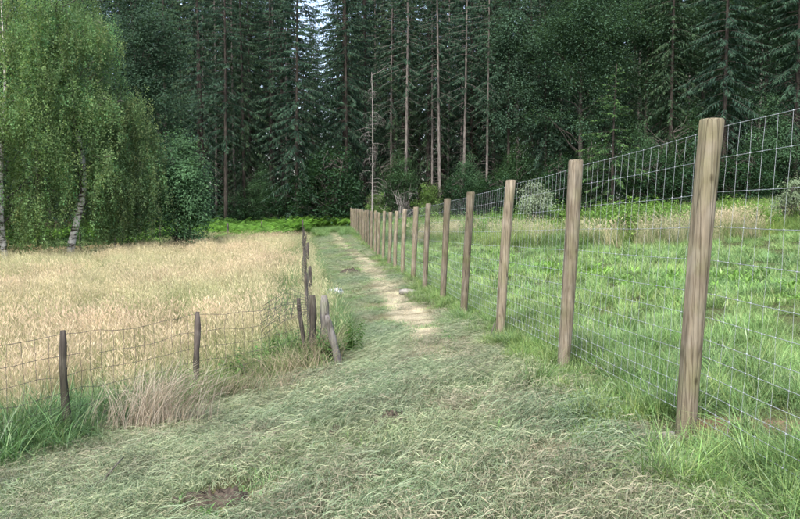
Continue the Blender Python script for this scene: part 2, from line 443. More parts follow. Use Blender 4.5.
# ------------------------------------------------------------------ grass prototypes (never in the scene themselves)
def blade_set(mb, r, n, spread, h, w, lean, curl, cols, segs=3, flat=0.0, head=None, tipcol=None):
    """n ribbon blades; h, w, lean, curl are (lo, hi) ranges"""
    base = r.normal(0, spread, (n, 2))
    az = r.uniform(0, 2 * math.pi, n)
    hh = r.uniform(*h, n); ww = r.uniform(*w, n); le = r.uniform(*lean, n); cu = r.uniform(*curl, n)
    t = np.linspace(0, 1, segs + 1)
    d = np.stack([np.cos(az), np.sin(az)], -1)
    out = (le[:, None] * t + cu[:, None] * t ** 2) * hh[:, None]
    up = np.sqrt(np.maximum(0.02, 1 - np.minimum(.98, (le[:, None] + cu[:, None] * t) ** 2 * .55))) * t * hh[:, None]
    up = up - np.maximum(0, cu - .5)[:, None] * .6 * t ** 3 * hh[:, None]
    P = np.stack([base[:, None, 0] + d[:, None, 0] * out, base[:, None, 1] + d[:, None, 1] * out, up - .01], -1)
    wa = az + math.pi / 2 + r.normal(0, .5, n)
    wd = np.stack([np.cos(wa), np.sin(wa), np.zeros(n)], -1)[:, None]
    prof = np.sin(np.clip(.25 + .75 * t, 0, 1) * math.pi) ** .6 if flat else (1 - t ** 1.6 * .93)
    W = (ww[:, None] * prof[None])[..., None] * wd * .5
    V = np.stack([P - W, P + W], 2).reshape(n, -1, 3)
    k = (segs + 1) * 2
    i = np.arange(segs) * 2
    q = np.stack([i, i + 1, i + 3, i + 2], -1)[None] + (np.arange(n) * k)[:, None, None]
    cols = np.asarray(cols, float); ci = cols[r.integers(0, len(cols), n)] * r.uniform(.75, 1.25, (n, 1))
    c = np.repeat(ci[:, None], k, 1)
    if tipcol is not None:
        tt = np.repeat(t, 2)[None, :, None] ** 1.5
        c = c * (1 - tt) + np.asarray(tipcol)[None, None] * tt
    mb.add(V, q.reshape(-1, 4), None, c.reshape(-1, 3))
    if head is not None:                      # seed heads: slim crossed diamonds at the tip
        hl, hw, hc = head
        tip = P[:, -1]; dirv = P[:, -1] - P[:, -2]; dirv /= np.linalg.norm(dirv, axis=1)[:, None] + 1e-9
        dirv = dirv * .8 + np.stack([d[:, 0] * .4, d[:, 1] * .4, -.1 + 0 * az], -1) * r.uniform(0, 1, (n, 1))
        ln = hl * r.uniform(.6, 1.3, (n, 1))
        for s in (0, 1):
            wv = (wd[:, 0] if s == 0 else np.cross(dirv, wd[:, 0])) * hw * r.uniform(.6, 1.3, (n, 1))
            v = np.stack([tip - dirv * ln * .15, tip + dirv * ln * .35 + wv, tip + dirv * ln, tip + dirv * ln * .35 - wv], 1)
            cc = np.asarray(hc)[r.integers(0, len(hc), n)] * r.uniform(.8, 1.2, (n, 1))
            mb.add(v, np.arange(n * 4).reshape(-1, 4), None, np.repeat(cc, 4, 0))

def proto(name, mb, mat):
    mb.name, mb.mat = name, mat
    return mb
_cache = {}
def realise(protos, K, rad, align=False):
    """patch prototypes: K tufts strewn over a small disc, so that instances overlap little (never linked: only the mesh is used)"""
    key = (tuple(id(p) for p in protos), K, rad, align)
    if key in _cache: return _cache[key]
    r = np.random.default_rng(len(_cache) + 900); out = []
    for q in range(max(4, len(protos))):
        m_ = MB()
        for t in range(K):
            p = protos[(q + t) % len(protos)] if K > 1 else protos[q % len(protos)]
            v = np.concatenate(p.v); c = np.concatenate(p.c)
            a = r.normal(0, .4) if align else r.uniform(0, 6.283); sc_ = r.uniform(.75, 1.25) if K > 1 else 1.0
            o = (0, 0) if K == 1 else rad * math.sqrt(r.random()) * np.array([math.cos(t * 2.4 + q), math.sin(t * 2.4 + q)])
            w = np.stack([(v[:, 0] * math.cos(a) - v[:, 1] * math.sin(a)) * sc_ + o[0], (v[:, 0] * math.sin(a) + v[:, 1] * math.cos(a)) * sc_ + o[1], v[:, 2] * sc_], -1)
            m_.add(w, np.concatenate(p.q) if p.q else None, np.concatenate(p.t) if p.t else None, c * r.uniform(.9, 1.1))
        out.append(bpy.data.objects.new(protos[0].name, m_.mesh(protos[0].name, protos[0].mat)))
    _cache[key] = out
    return out

GREEN = [(.095, .175, .065), (.120, .210, .080), (.085, .150, .065), (.145, .225, .090), (.165, .215, .095)]
STRAW = [(.46, .41, .29), (.54, .48, .36), (.40, .37, .26), (.50, .44, .34), (.30, .34, .19), (.22, .30, .13)]
PINK = [(.56, .48, .40), (.64, .56, .46), (.58, .52, .40), (.66, .58, .47)]
CUT = [(.135, .175, .092), (.175, .21, .115), (.225, .25, .15), (.28, .285, .18), (.34, .325, .22), (.105, .145, .07), (.205, .24, .15)]
HAYC = [(.285, .265, .185), (.25, .235, .165), (.315, .295, .215), (.215, .21, .145), (.185, .205, .13)]

P_HAYF, P_GRSF, P_HAY, P_GRS, P_CUT, P_LAW, P_DRY, P_WEED, P_FERN, P_LONG = [], [], [], [], [], [], [], [], [], []
for k in range(5):
    r = np.random.default_rng(100 + k)
    m_ = MB(); blade_set(m_, r, 16, .10, (.55, .9), (.0025, .005), (.03, .25), (.0, .3), STRAW, 3, head=(.10, .0052, PINK))
    blade_set(m_, r, 16, .11, (.3, .6), (.005, .009), (.1, .6), (.1, .9), STRAW[3:] + GREEN, 3)
    f_ = MB(); blade_set(f_, r, 17, .10, (.55, .9), (.0055, .010), (.03, .3), (.0, .3), STRAW, 2, head=(.10, .0068, PINK))
    blade_set(f_, r, 8, .11, (.3, .6), (.010, .018), (.1, .6), (.1, .9), STRAW[2:] + GREEN[:4], 2); P_HAYF.append(proto('hay_tuft', f_, M_HAY))
    f_ = MB(); blade_set(f_, r, 15, .06, (.14, .34), (.011, .018), (.05, .6), (.1, .9), GREEN, 2); P_GRSF.append(proto('grass_tuft', f_, M_GRASS))
    P_HAY.append(proto('hay_tuft', m_, M_HAY))
    m_ = MB(); blade_set(m_, r, 34, .06, (.14, .34), (.005, .009), (.05, .6), (.1, .9), GREEN, 3, tipcol=None)
    P_GRS.append(proto('grass_tuft', m_, M_GRASS))
    m_ = MB(); blade_set(m_, r, 42, .05, (.3, .62), (.006, .011), (.05, .5), (.2, 1.1), GREEN, 4)
    P_LONG.append(proto('long_grass_tuft', m_, M_GRASS))
    m_ = MB(); blade_set(m_, r, 30, .09, (.02, .07), (.004, .007), (.2, 1.0), (.0, .8), GREEN + CUT[:3], 2)
    P_LAW.append(proto('short_turf', m_, M_GRASS))
    for (lst, cc, hz) in ((P_CUT, CUT, .035), (P_DRY, HAYC, .03)):
        # lying strips: bent lengths dropped one on another
        m_ = MB(); n = 64
        c0 = r.normal(0, .10, (n, 3)) * (1, 1, 0); c0[:, 2] = np.abs(r.normal(0, hz, n)) + .002
        main = 0.0
        az = np.where(r.random(n) < .68, main + r.normal(0, .38, n), r.uniform(0, 2 * math.pi, n)); ln = .03 + .10 * r.random(n) ** 1.5; bend = r.normal(0, .18, n)
        t = np.linspace(-.5, .5, 4)
        a2 = az[:, None] + bend[:, None] * t
        P = np.stack([c0[:, 0:1] + np.cos(a2) * t * ln[:, None], c0[:, 1:2] + np.sin(a2) * t * ln[:, None],
                      c0[:, 2:3] + r.normal(0, .25, (n, 1)) * t * ln[:, None] + .004 * np.cos(t * 5) + r.normal(0, .004, (n, 4))], -1)
        roll = r.uniform(-1.1, 1.1, n); ww = r.uniform(.0016, .0033, n)
        wd = np.stack([-np.sin(az) * np.cos(roll), np.cos(az) * np.cos(roll), np.sin(roll)], -1)[:, None] * ww[:, None, None] * np.array([.5, 1, 1, .4])[None, :, None] * .5
        V = np.stack([P - wd, P + wd], 2).reshape(n, 8, 3)
        i = np.arange(3) * 2
        q = np.stack([i, i + 1, i + 3, i + 2], -1)[None] + (np.arange(n) * 8)[:, None, None]
        c = np.asarray(cc)[r.integers(0, len(cc), n)] * r.uniform(.85, 1.15, (n, 1))
        m_.add(V, q.reshape(-1, 4), None, np.repeat(c, 8, 0))
        lst.append(proto('cut_grass_clump', m_, M_CUT))
for k in range(3):
    r = np.random.default_rng(300 + k)
    # dock-like rosette: broad arching leaves
    m_ = MB(); blade_set(m_, r, 13, .03, (.22, .42), (.06, .11), (.25, .8), (.2, .9), [(.11, .215, .055), (.13, .24, .065), (.095, .19, .05)], 4, flat=1)
    P_WEED.append(proto('dock_plant', m_, M_WEED))
for k in range(3):
    r = np.random.default_rng(340 + k)
    # tall leafy stem plant: stems with leaf pairs
    m_ = MB()
    for s in range(7):
        x0, y0 = r.normal(0, .12, 2); hh = r.uniform(.6, 1.05); lx, ly = r.normal(0, .12, 2)
        tube(m_, [(x0, y0, 0), (x0 + lx * .5, y0 + ly * .5, hh * .5), (x0 + lx, y0 + ly, hh)], [.006, .005, .002], 3, (.08, .13, .04), cap=False)
        for z in np.arange(.12, 1.0, .075):
            a0 = r.uniform(0, 6.28)
            for aa in (a0, a0 + math.pi):
                l = (.16 * (1.1 - z * .6)) * r.uniform(.7, 1.2); w = l * .3
                p0 = np.array([x0 + lx * z, y0 + ly * z, hh * z]); d = np.array([math.cos(aa), math.sin(aa), r.uniform(-.4, .4)]); sd = np.array([-math.sin(aa), math.cos(aa), 0])
                m_.add([p0, p0 + d * l * .5 + sd * w, p0 + d * l + np.array([0, 0, -.3 * l]), p0 + d * l * .5 - sd * w], [(0, 1, 2, 3)], None, np.array((.10, .20, .055)) * r.uniform(.7, 1.35))
    P_WEED.append(proto('leafy_weed', m_, M_WEED))
    # bracken: arching fronds with pinnae
    m_ = MB()
    for s in range(6):
        aa = r.uniform(0, 6.28); L_ = r.uniform(.7, 1.1); d = np.array([math.cos(aa), math.sin(aa), 0]); sd = np.array([-d[1], d[0], 0]); b0 = np.append(r.normal(0, .08, 2), 0)
        for t in np.linspace(.25, 1, 13):
            p0 = b0 + d * (L_ * .75 * t ** 1.5) + np.array([0, 0, L_ * (1.05 * t - .35 * t ** 3)])
            l = .30 * (1.08 - t) ** .8 + .03
            for sg in (-1, 1):
                e = p0 + sd * sg * l + d * l * .35 + np.array([0, 0, -.15 * l])
                m_.add([p0 - d * .03, e, p0 + d * .04], None, [(0, 1, 2)], np.array((.115, .235, .05)) * r.uniform(.75, 1.3))
    P_FERN.append(proto('bracken_plant', m_, M_FERN))

def scatter(name, protos, pts, rot, scl, tint, idx, label, cat):
    n = len(pts)
    me = bpy.data.meshes.new(name); me.vertices.add(n); me.vertices.foreach_set('co', np.asarray(pts, np.float32).ravel())
    for an, ty, key, dat in (('rot', 'FLOAT_VECTOR', 'vector', rot), ('scl', 'FLOAT_VECTOR', 'vector', scl), ('tint', 'FLOAT_VECTOR', 'vector', tint), ('idx', 'INT', 'value', idx)):
        a = me.attributes.new(an, ty, 'POINT'); a.data.foreach_set(key, np.asarray(dat, np.int32 if ty == 'INT' else np.float32).ravel())
    o = bpy.data.objects.new(name, me); COL.objects.link(o)
    for p in {pp.data.materials[0].name: pp.data.materials[0] for pp in protos}.values(): me.materials.append(p)
    ng = bpy.data.node_groups.new(name + '_scatter', 'GeometryNodeTree')
    ng.interface.new_socket('Geometry', in_out='INPUT', socket_type='NodeSocketGeometry')
    ng.interface.new_socket('Geometry', in_out='OUTPUT', socket_type='NodeSocketGeometry')
    nn = ng.nodes.new; L = ng.links.new
    gi, go = nn('NodeGroupInput'), nn('NodeGroupOutput')
    g2i = nn('GeometryNodeGeometryToInstance')
    for p in reversed(protos):
        oi = nn('GeometryNodeObjectInfo'); oi.inputs['Object'].default_value = p; oi.inputs['As Instance'].default_value = False
        L(oi.outputs['Geometry'], g2i.inputs[0])
    iop = nn('GeometryNodeInstanceOnPoints'); iop.inputs['Pick Instance'].default_value = True
    L(gi.outputs[0], iop.inputs['Points']); L(g2i.outputs[0], iop.inputs['Instance'])
    def att(nm, ty):
        a = nn('GeometryNodeInputNamedAttribute'); a.data_type = ty; a.inputs['Name'].default_value = nm; return a.outputs[0]
    L(att('idx', 'INT'), iop.inputs['Instance Index'])
    e2r = nn('FunctionNodeEulerToRotation'); L(att('rot', 'FLOAT_VECTOR'), e2r.inputs[0]); L(e2r.outputs[0], iop.inputs['Rotation'])
    L(att('scl', 'FLOAT_VECTOR'), iop.inputs['Scale'])
    L(iop.outputs[0], go.inputs[0])
    md = o.modifiers.new('scatter', 'NODES'); md.node_group = ng
    tag(o, label, cat, kind='stuff')
    return o

def rand_pts(n, x0, x1, y0, y1, ypow=1.0):
    y = y0 + (y1 - y0) * rng.random(n) ** ypow
    return rng.uniform(x0, x1, n), y
def frustum_pts(dens, y0, y1, side, margin=2.5):
    """points spread evenly over the ground in view between two distances; dens(y) per square metre"""
    xs, ys = [], []
    for a in np.arange(y0, y1, 1.0):
        lo, hi = -.53 * (a + 1) - margin, .53 * (a + 1) + margin
        n = rng.poisson(dens(a) * (hi - lo)); xs.append(rng.uniform(lo, hi, n)); ys.append(rng.uniform(a, min(a + 1, y1), n))
    return np.concatenate(xs), np.concatenate(ys)
def put(name, protos, x, y, tint, scale, label, cat, tilt=.12, dz=0.0, zs=None, K=6, rad=.25, far=None, split=16, yaw=None):
    keep = rng.random(len(x)) < 1.0 / K
    x, y, tint, scale = x[keep], y[keep], tint[keep], np.asarray(scale)[keep]
    if zs is not None: zs = np.asarray(zs)[keep]
    protos = realise(protos, K, rad, yaw is not None); idx = rng.integers(0, len(protos), len(x))
    if far:
        fp = realise(far, K, rad); fi = rng.integers(0, len(fp), len(x)) + len(protos)
        idx = np.where(y + rng.normal(0, 2, len(x)) > split, fi, idx); protos = protos + fp
    n = len(x); z = H(x, y) + dz; e = max(rad, .05)
    sx, sy = (H(x + e, y) - H(x - e, y)) / (2 * e), (H(x, y + e) - H(x, y - e)) / (2 * e)
    yaw = rng.uniform(0, 6.283, n) if yaw is None else np.asarray(yaw)[keep]; lx, ly = sx * np.cos(yaw) + sy * np.sin(yaw), -sx * np.sin(yaw) + sy * np.cos(yaw)
    tl = tilt / math.sqrt(K)
    rot = np.stack([ly + rng.normal(0, tl, n), -lx + rng.normal(0, tl, n), yaw], -1)
    s = np.asarray(scale).reshape(-1, 1) * rng.uniform(.75, 1.25, (n, 1)) * np.ones((1, 3))
    if zs is not None: s[:, 2] *= zs
    return scatter(name, protos, np.stack([x, y, z], -1), rot, s, tint, idx, label, cat)
def tints(x, y, a, b, f=.5, seed=1, jit=.12):
    k = np.clip(.5 + .7 * fbm(x, y, f, seed), 0, 1)[:, None]
    return (np.asarray(a)[None] * (1 - k) + np.asarray(b)[None] * k) * rng.uniform(1 - jit, 1 + jit, (len(x), 1))

# --- meadow of tall dry hay, left of the old fence
x, y = frustum_pts(lambda d: 46 if d < 14 else 36 if d < 25 else 24, 4, 60, -1)
k = (x < xl(y) - .25) & (x > -.56 * y - 3) & (y < 60) & ~((y > 40 + 8 * vnoise(x, y, .2, 2)) & (x < -16))
edge = np.clip((xl(y) - x) / 1.3, 0, 1)
k &= rng.random(len(x)) < .25 + .75 * edge
x, y = x[k], y[k]
tt = tints(x, y, (.80, .93, .66), (1.07, .96, .86), .28, 31)
put('meadow_hay', P_HAY, x, y, tt, .74 + 0 * x, 'tall pale dry hay filling the meadow on the left', 'hay', .14, K=12, rad=.42, far=P_HAYF)
# green grass along the foot of the old fence and in patches of the meadow
x, y = frustum_pts(lambda d: 60 if d < 16 else 26, 4, 60, -1)
dl = xl(y) - x
k = (dl > -.30 - .25 * (y > 11.5)) & (dl < .9 + .5 * vnoise(x, y, .8, 3)) | ((dl > 0) & (vnoise(x, y, .35, 8) > .45) & (rng.random(len(x)) < .5))
k &= (x > -.56 * y - 3)
x, y = x[k], y[k]
put('fence_foot_grass', P_LONG, x, y, tints(x, y, (.8, .95, .9), (1.25, 1.1, .9), .8, 5), .85 + 0 * x, 'lush green grass along the foot of the old fence', 'grass', .15, K=4, rad=.16)

x = np.concatenate([rng.normal(-1.05, .2, 13), rng.normal(-1.6, .35, 8)]); y = np.concatenate([rng.normal(10.6, .25, 13), rng.normal(10.3, .3, 8)])
put('corner_weeds', P_WEED[3:], x, y, tints(x, y, (.5, .62, .6), (.8, .82, .7), .9, 55), .5 + 0 * x, 'dark leafy weeds climbing around the old corner posts', 'weeds', .25, K=1)

x, y = frustum_pts(lambda d: 70 if d < 25 else 45, 10.8, 58, -1)
dl = xl(y) - x
k = (dl > -.42 - .15 * vnoise(y, 0 * y, .8, 41)) & (dl < .12) & (vnoise(y, 0 * y, .7, 42) > -.5)
x, y = x[k], y[k]
put('fence_line_hay', P_HAY, x, y, tints(x, y, (.62, .78, .5), (.95, .92, .8), .9, 43), .62 + 0 * x, 'ragged dry growth along the old fence running away', 'hay', .3, K=4, rad=.14)

# --- mown strip: turf, cut grass, hay
x, y = frustum_pts(lambda d: 130 if d < 7 else 100 if d < 12 else 60 if d < 25 else 34, 1.5, 72, 0)
k = (x > xl(y) + .05) & (x < xf(y) - .05)
pm = path_mask(x, y)
k &= (rng.random(len(x)) > pm * .96) & off_moles(x, y)
x, y = x[k], y[k]
put('mown_turf', P_LAW, x, y, tints(x, y, (1.0, 1.2, 1.05), (1.4, 1.4, 1.05), .7, 6), 1.1 + .6 * smooth(10, 40, y), 'short mown turf between the two fences', 'grass', .1, K=12, rad=.17)
x, y = frustum_pts(lambda d: 330 if d < 7 else 230 if d < 12 else 90 if d < 25 else 40, 1.5, 66, 0)
strip = (x > xl(y) + .1) & (x < xf(y) - .1)
pm = path_mask(x, y)
dry = .5 + .5 * np.tanh(2.2 * (fbm(x, y, .9, 44) + .35 * smooth(-1.5, 1.0, x) * (1 - smooth(9, 12, y)) - .12)) + pm * 4
far = smooth(11, 14, y)
k = strip & (rng.random(len(x)) < np.where(pm > .12, .16, 1 - .55 * far))
rz = ridge(x, y); zr = zone_ridge(x, y)
k &= off_moles(x, y)
k &= rng.random(len(x)) < 1 - zr * .5 * smooth(.1, -.6, rz)
isdry = rng.random(len(x)) < np.clip(dry * .45 + zr * .30 * rz, .03, .95)
ra = math.atan2(RD[1], RD[0]); yw = np.where(rng.random(len(x)) < .25 + .7 * zr, ra + rng.normal(0, .3, len(x)), ra + .9 * fbm(x, y, .5, 52) * 3)
a = k & ~isdry
put('cut_green_grass', P_CUT, x[a], y[a], tints(x[a], y[a], (.72, .90, .86), (1.12, 1.10, 1.0), .6, 17), (1 + .4 * smooth(8, 30, y[a])), 'loose grey-green cut grass lying over the mown strip', 'cut grass', .16, .004, zs=1 + zr[a] * .4, K=6, rad=.11, yaw=yw[a])
a = k & isdry
put('cut_dry_hay', P_DRY, x[a], y[a], tints(x[a], y[a], (.8, .82, .8), (1.08, 1.05, .98), .7, 18), (1 + .4 * smooth(8, 30, y[a])), 'pale dry cut hay raked in lines and along the trodden path', 'hay', .16, .006, zs=1 + zr[a] * .4, K=6, rad=.11, yaw=yw[a])
# tufts left standing in the mown strip
x, y = frustum_pts(lambda d: 5 if d < 12 else 7, 1.5, 70, 0)
k = (x > xl(y)) & (x < xf(y)) & (path_mask(x, y) < .2) & (vnoise(x, y, 1.1, 61) > .0)
x, y = x[k], y[k]
put('strip_tufts', P_GRS, x, y, tints(x, y, (.9, 1.0, 1.0), (1.3, 1.15, 1.0), .7, 7), .36 + 0 * x, 'small green tufts regrowing through the mown strip', 'grass', .3, K=1)

x, y = frustum_pts(lambda d: 26, 1.5, 11, 0)
k = (x > xl(y) + .2) & (x < xf(y) - .4) & (fbm(x, y, 1.0, 73) > .22) & (x < .8)
x, y = x[k], y[k]
put('strip_weeds', P_WEED[:3], x, y, tints(x, y, (.9, 1.1, 1.2), (1.2, 1.3, 1.1), .9, 74), .2 + 0 * x, 'small plantain and clover leaves among the cut grass', 'weeds', .3, K=1)

# --- green fringe under the new fence
x, y = frustum_pts(lambda d: 190 if d < 8 else 110 if d < 20 else 50, 1.5, 78, 1)
df = xf(y) - x
wv = .30 + .22 * vnoise(y, 0 * y, .9, 12) + .22 * smooth(7, 4, y)
k = (df < wv) & (df > -.8) & (bare(x, y, .14) < .4)
x, y, df = x[k], y[k], df[k]
put('fringe_grass', P_GRS, x, y, tints(x, y, (1.0, 1.05, .8), (1.5, 1.3, .9), .9, 14), .62 + .25 * smooth(-.05, -.3, df), 'bright green grass fringe along the post feet', 'grass', .18, K=8, rad=.16)
x, y = frustum_pts(lambda d: 46 if d < 7 else 12, 1.5, 12, 1)
df = xf(y) - x
k = (df < .42) & (df > -1.6) & (bare(x, y, .08) < .2) & ((y < 4.6) | (vnoise(x, y, 1.4, 13) > .2))
k &= ~((np.abs(x - 1.80) < .28) & (y < 4.95) & (y > 4.3))
x, y = x[k], y[k]
put('long_fringe_grass', P_LONG, x, y, tints(x, y, (.9, 1.0, .85), (1.3, 1.2, .9), .9, 15), .62 + 0 * x, 'long arching grass around the nearest round post', 'grass', .25, K=2, rad=.1)

# --- green pasture beyond the new fence
x, y = frustum_pts(lambda d: 85 if d < 9 else 60 if d < 18 else 36 if d < 34 else 22, 2, 66, 1)
k = (x > xf(y) + .3) & (bare(x, y, .30) < .5)
x, y = x[k], y[k]
put('pasture_grass', P_GRS, x, y, tints(x, y, (1.25, 1.30, 1.2), (1.85, 1.62, 1.25), .35, 19), .68 + .25 * smooth(8, 25, y) + .2 * vnoise(x, y, .5, 33), 'green pasture grass behind the new wire fence', 'grass', .22, K=14, rad=.32, far=P_GRSF, split=11)
x, y = frustum_pts(lambda d: 15, 4, 40, 1)
k = (x > xf(y) + .5) & (fbm(x, y, .22, 71) + .55 * np.exp(-((x - 6.2) / 2.6) ** 2 - ((y - 18) / 4.5) ** 2) >.28 + 2 * (y < 12))
x, y = x[k], y[k]
put('pasture_weeds', P_WEED[:3], x, y, tints(x, y, (1.15, 1.15, .95), (1.6, 1.45, 1.0), .6, 20), .52 + 0 * x, 'broad leaved weeds growing in clumps in the pasture', 'weeds', .25, K=1)
# tan grass belt and tall weeds at the top of the pasture
def belt(x): return np.interp(x, [-5, 2, 5, 10, 16, 24, 40], [48, 42, 36, 31, 30, 32, 36])
x, y = frustum_pts(lambda d: 34, 24, 56, 1)
b = y - belt(x)
k = (x > xf(y) + 2.0) & (b > -1.5 + 1.2 * vnoise(x, y, .4, 6)) & (b < 6) & (rng.random(len(x)) < (.2 + .4 * smooth(-1, 1, b)) * smooth(-.55, .1, vnoise(x, y, .33, 66)))
x, y = x[k], y[k]
put('tan_grass_belt', P_HAYF, x, y, tints(x, y, (.72, .80, .66), (.95, .88, .78), .4, 23), .95 + 0 * x, 'belt of tall tan grass across the far pasture', 'grass', .15, K=12, rad=.42)
x, y = frustum_pts(lambda d: 34, 28, 66, 1)
b = y - belt(x)
k = (x > xf(y) + 1.2) & (b > .2 + 2.0 * vnoise(x, y, .4, 16)) & (b < 22)
put('rank_grass', P_LONG, x[k], y[k], tints(x[k], y[k], (.95, 1.0, .8), (1.7, 1.45, .95), .45, 29), 1.5 + .4 * vnoise(x[k], y[k], .3, 30), 'rank yellow-green grass between the tan belt and the wood', 'grass', .15, K=8, rad=.4)
x, y = frustum_pts(lambda d: 3.5, 28, 66, 1)
b = y - belt(x)
k = (x > xf(y) + 1.5) & (b < 16) & ((b > 2.5) | ((b > -.5) & (vnoise(x, y, .45, 67) > .5)))
x, y = x[k], y[k]
put('tall_green_weeds', P_WEED[3:], x, y, tints(x, y, (.95, .98, .8), (1.5, 1.3, .9), .5, 24), np.clip(1.05 + .5 * vnoise(x, y, .4, 88), .5, 1.8), 'tall green weeds behind the tan grass before the wood', 'weeds', .15, K=3, rad=.4)
# bracken along the wood on the left and at the end of the path
x, y = frustum_pts(lambda d: 32, 44, 82, -1)
k = (x < -3.2) & (x > -30) & (y > 62 + 4 * vnoise(x, 0 * x, .15, 5)) | ((x > -19) & (x < -9) & (y > 54 + .9 * (-9 - x) * -.2 + 2 * vnoise(x, y, .3, 3)))
k &= ~((np.abs(x - path_x(y)) < 3.0) & (y < 77)) & (rng.random(len(x)) < .35 + .65 * smooth(-.4, .3, vnoise(x, y, .3, 91)))
x, y = x[k], y[k]
put('bracken_bank', P_FERN, x, y, tints(x, y, (.95, .98, .95), (1.3, 1.22, 1.0), .4, 26), np.clip(.95 + .4 * vnoise(x, y, .35, 77) + .2 * rng.normal(0, 1, len(x)), .3, 1.5), 'bank of bright green bracken and nettles before the wood', 'bracken', .15, K=3, rad=.5)
x, y = frustum_pts(lambda d: 30, 52, 80, -1)
k = (x > -9) & (x < -1.5) & ~((np.abs(x - path_x(y)) < .6) & (y < 68)) & ((x > xf(y)) | (x < xl(y)) | (y > 60))
x, y = x[k], y[k]
put('wood_edge_grass', P_LONG, x, y, tints(x, y, (.8, 1.0, .9), (1.3, 1.2, .9), .4, 27), .8 + 0 * x, 'green grass where the path reaches the wood', 'grass', .15, K=8, rad=.35)

# ------------------------------------------------------------------ new wire fence
NP = 27
dk = 4.89 + 2.7475 * np.arange(-1, NP)
meas = {0: (712, 119, 690, 440), 1: (576, 160, 565, 368), 2: (511, 180, 501, 341), 3: (471, 192, 464, 315), 4: (447.5, 198.5, 443, 301), 5: (428.4, 203.6, 424.8, 289.6),
        6: (416, 207, 413, 281), 7: (405, 209, 402.5, 277), 8: (397, 211, 395, 269), 9: (390.5, 212, 389, 266), 10: (384.5, 211, 383, 259)}
fence = tag(empty('wire_fence', (xf(4.89), 4.89, float(H(xf(4.89), 4.89)))), 'tall new deer fence of round wooden posts and galvanised wire mesh', 'fence')
f0 = np.array(fence.location)
posts = []                                  # (foot, head)
rp = np.random.default_rng(55)
for i, d in enumerate(dk):
    k_ = i - 1
    x0 = float(xf(d)); z0 = float(H(x0, d))
    if k_ in meas:
        tx, ty, bx, by = meas[k_]
        head = pix(tx, ty, d); foot = np.array([px_x(bx, d), d, z0])
    else:
        hgt = 2.0 + rp.normal(0, .03)
        foot = np.array([x0 + rp.normal(0, .015), d, z0]); head = foot + (rp.normal(.01, .025), rp.normal(0, .02), hgt)
    posts.append((foot, head))
    if k_ < 0: continue
    r = np.random.default_rng(600 + k_)
    m_ = MB(); ax = head - foot; hgt = np.linalg.norm(ax)
    sides = 20 if k_ < 6 else 12
    rt = .069 * r.uniform(.92, 1.08); rb = rt * r.uniform(.86, .95)
    if k_ == 0: rt, rb = .076, .064
    tz = np.concatenate([[-.12], np.linspace(0, 1, 12) * (hgt - .012), [hgt]])
    rr = np.interp(tz, [0, hgt], [rb, rt]) * (1 + .02 * np.array([vnoise(z * 2.2, k_ * 3.1, 1, 4) for z in tz])); rr[-1] -= .008
    bow = .012 * r.normal() * np.sin(tz / hgt * math.pi)
    u = ax / hgt
    P = foot + u * tz[:, None] + np.array([1, 0, 0]) * bow[:, None]
    th = np.arange(sides) / sides * 2 * math.pi
    lump = 1 + .035 * np.sin(th * 2 + r.uniform(0, 6)) + .02 * np.sin(th * 5 + r.uniform(0, 6))
    crack = 1 - .16 * (np.arange(sides) == r.integers(0, sides)) * (sides == 20)
    V = P[:, None] + (rr[:, None] * (lump * crack)[None])[..., None] * np.stack([np.cos(th), np.sin(th), 0 * th], -1)[None]
    org = foot.copy()
    nl = len(tz)
    a_ = np.arange(nl - 1)[:, None] * sides + np.arange(sides)[None]; b_ = np.arange(nl - 1)[:, None] * sides + (np.arange(sides)[None] + 1) % sides
    vv = np.concatenate([V.reshape(-1, 3), P[-1:] + (0, 0, .004)])
    m_.add(vv - org, np.stack([a_, b_, b_ + sides, a_ + sides], -1).reshape(-1, 4), [((nl - 1) * sides + s_, (nl - 1) * sides + (s_ + 1) % sides, nl * sides) for s_ in range(sides)])
    o = m_.obj('post', M_POST, fence, loc=org - f0)
# line wires: on the field side of the posts
drop = np.array([0, .19, .405, .62, .83, 1.04, 1.19, 1.33, 1.44, 1.55, 1.66, 1.76, 1.84])
WOFF = np.array([.085, .0, 0])
heads = np.array([p[1] for p in posts]); feet = np.array([p[0] for p in posts])
def wire_pt(i, s, dr):
    """point on the mesh between post i and i+1 at fraction s, dr below the top wire"""
    f = feet[i] * (1 - s) + feet[i + 1] * s; h = heads[i] * (1 - s) + heads[i + 1] * s
    L_ = h[2] - f[2]; t = 1 - (dr + .045) / L_
    p = f + (h - f) * t + WOFF
    p[2] -= .012 * math.sin(s * math.pi) * (1 if dr < .01 else .6)
    return p
for wi, dr in enumerate(drop):
    P = [wire_pt(i, s, dr) for i in range(NP) for s in (0, .25, .5, .75)] + [wire_pt(NP - 1, 1, dr)]
    m_ = MB(); P = np.array(P); P[:, 2] += rp.normal(0, .002, len(P))
    tube(m_, P - f0, .0016 if dr > 0 else .0020, 5, cap=False)
    m_.obj('line_wire', M_WIRE, fence)
rest, knots = MB(), MB()
tot = 0
oct_q = [(0, 2, 4), (2, 1, 4), (1, 3, 4), (3, 0, 4), (2, 0, 5), (1, 2, 5), (3, 1, 5), (0, 3, 5)]
octv = np.array([(1, 0, 0), (-1, 0, 0), (0, 1, 0), (0, -1, 0), (0, 0, 1), (0, 0, -1)], float)
s_acc = 0.0
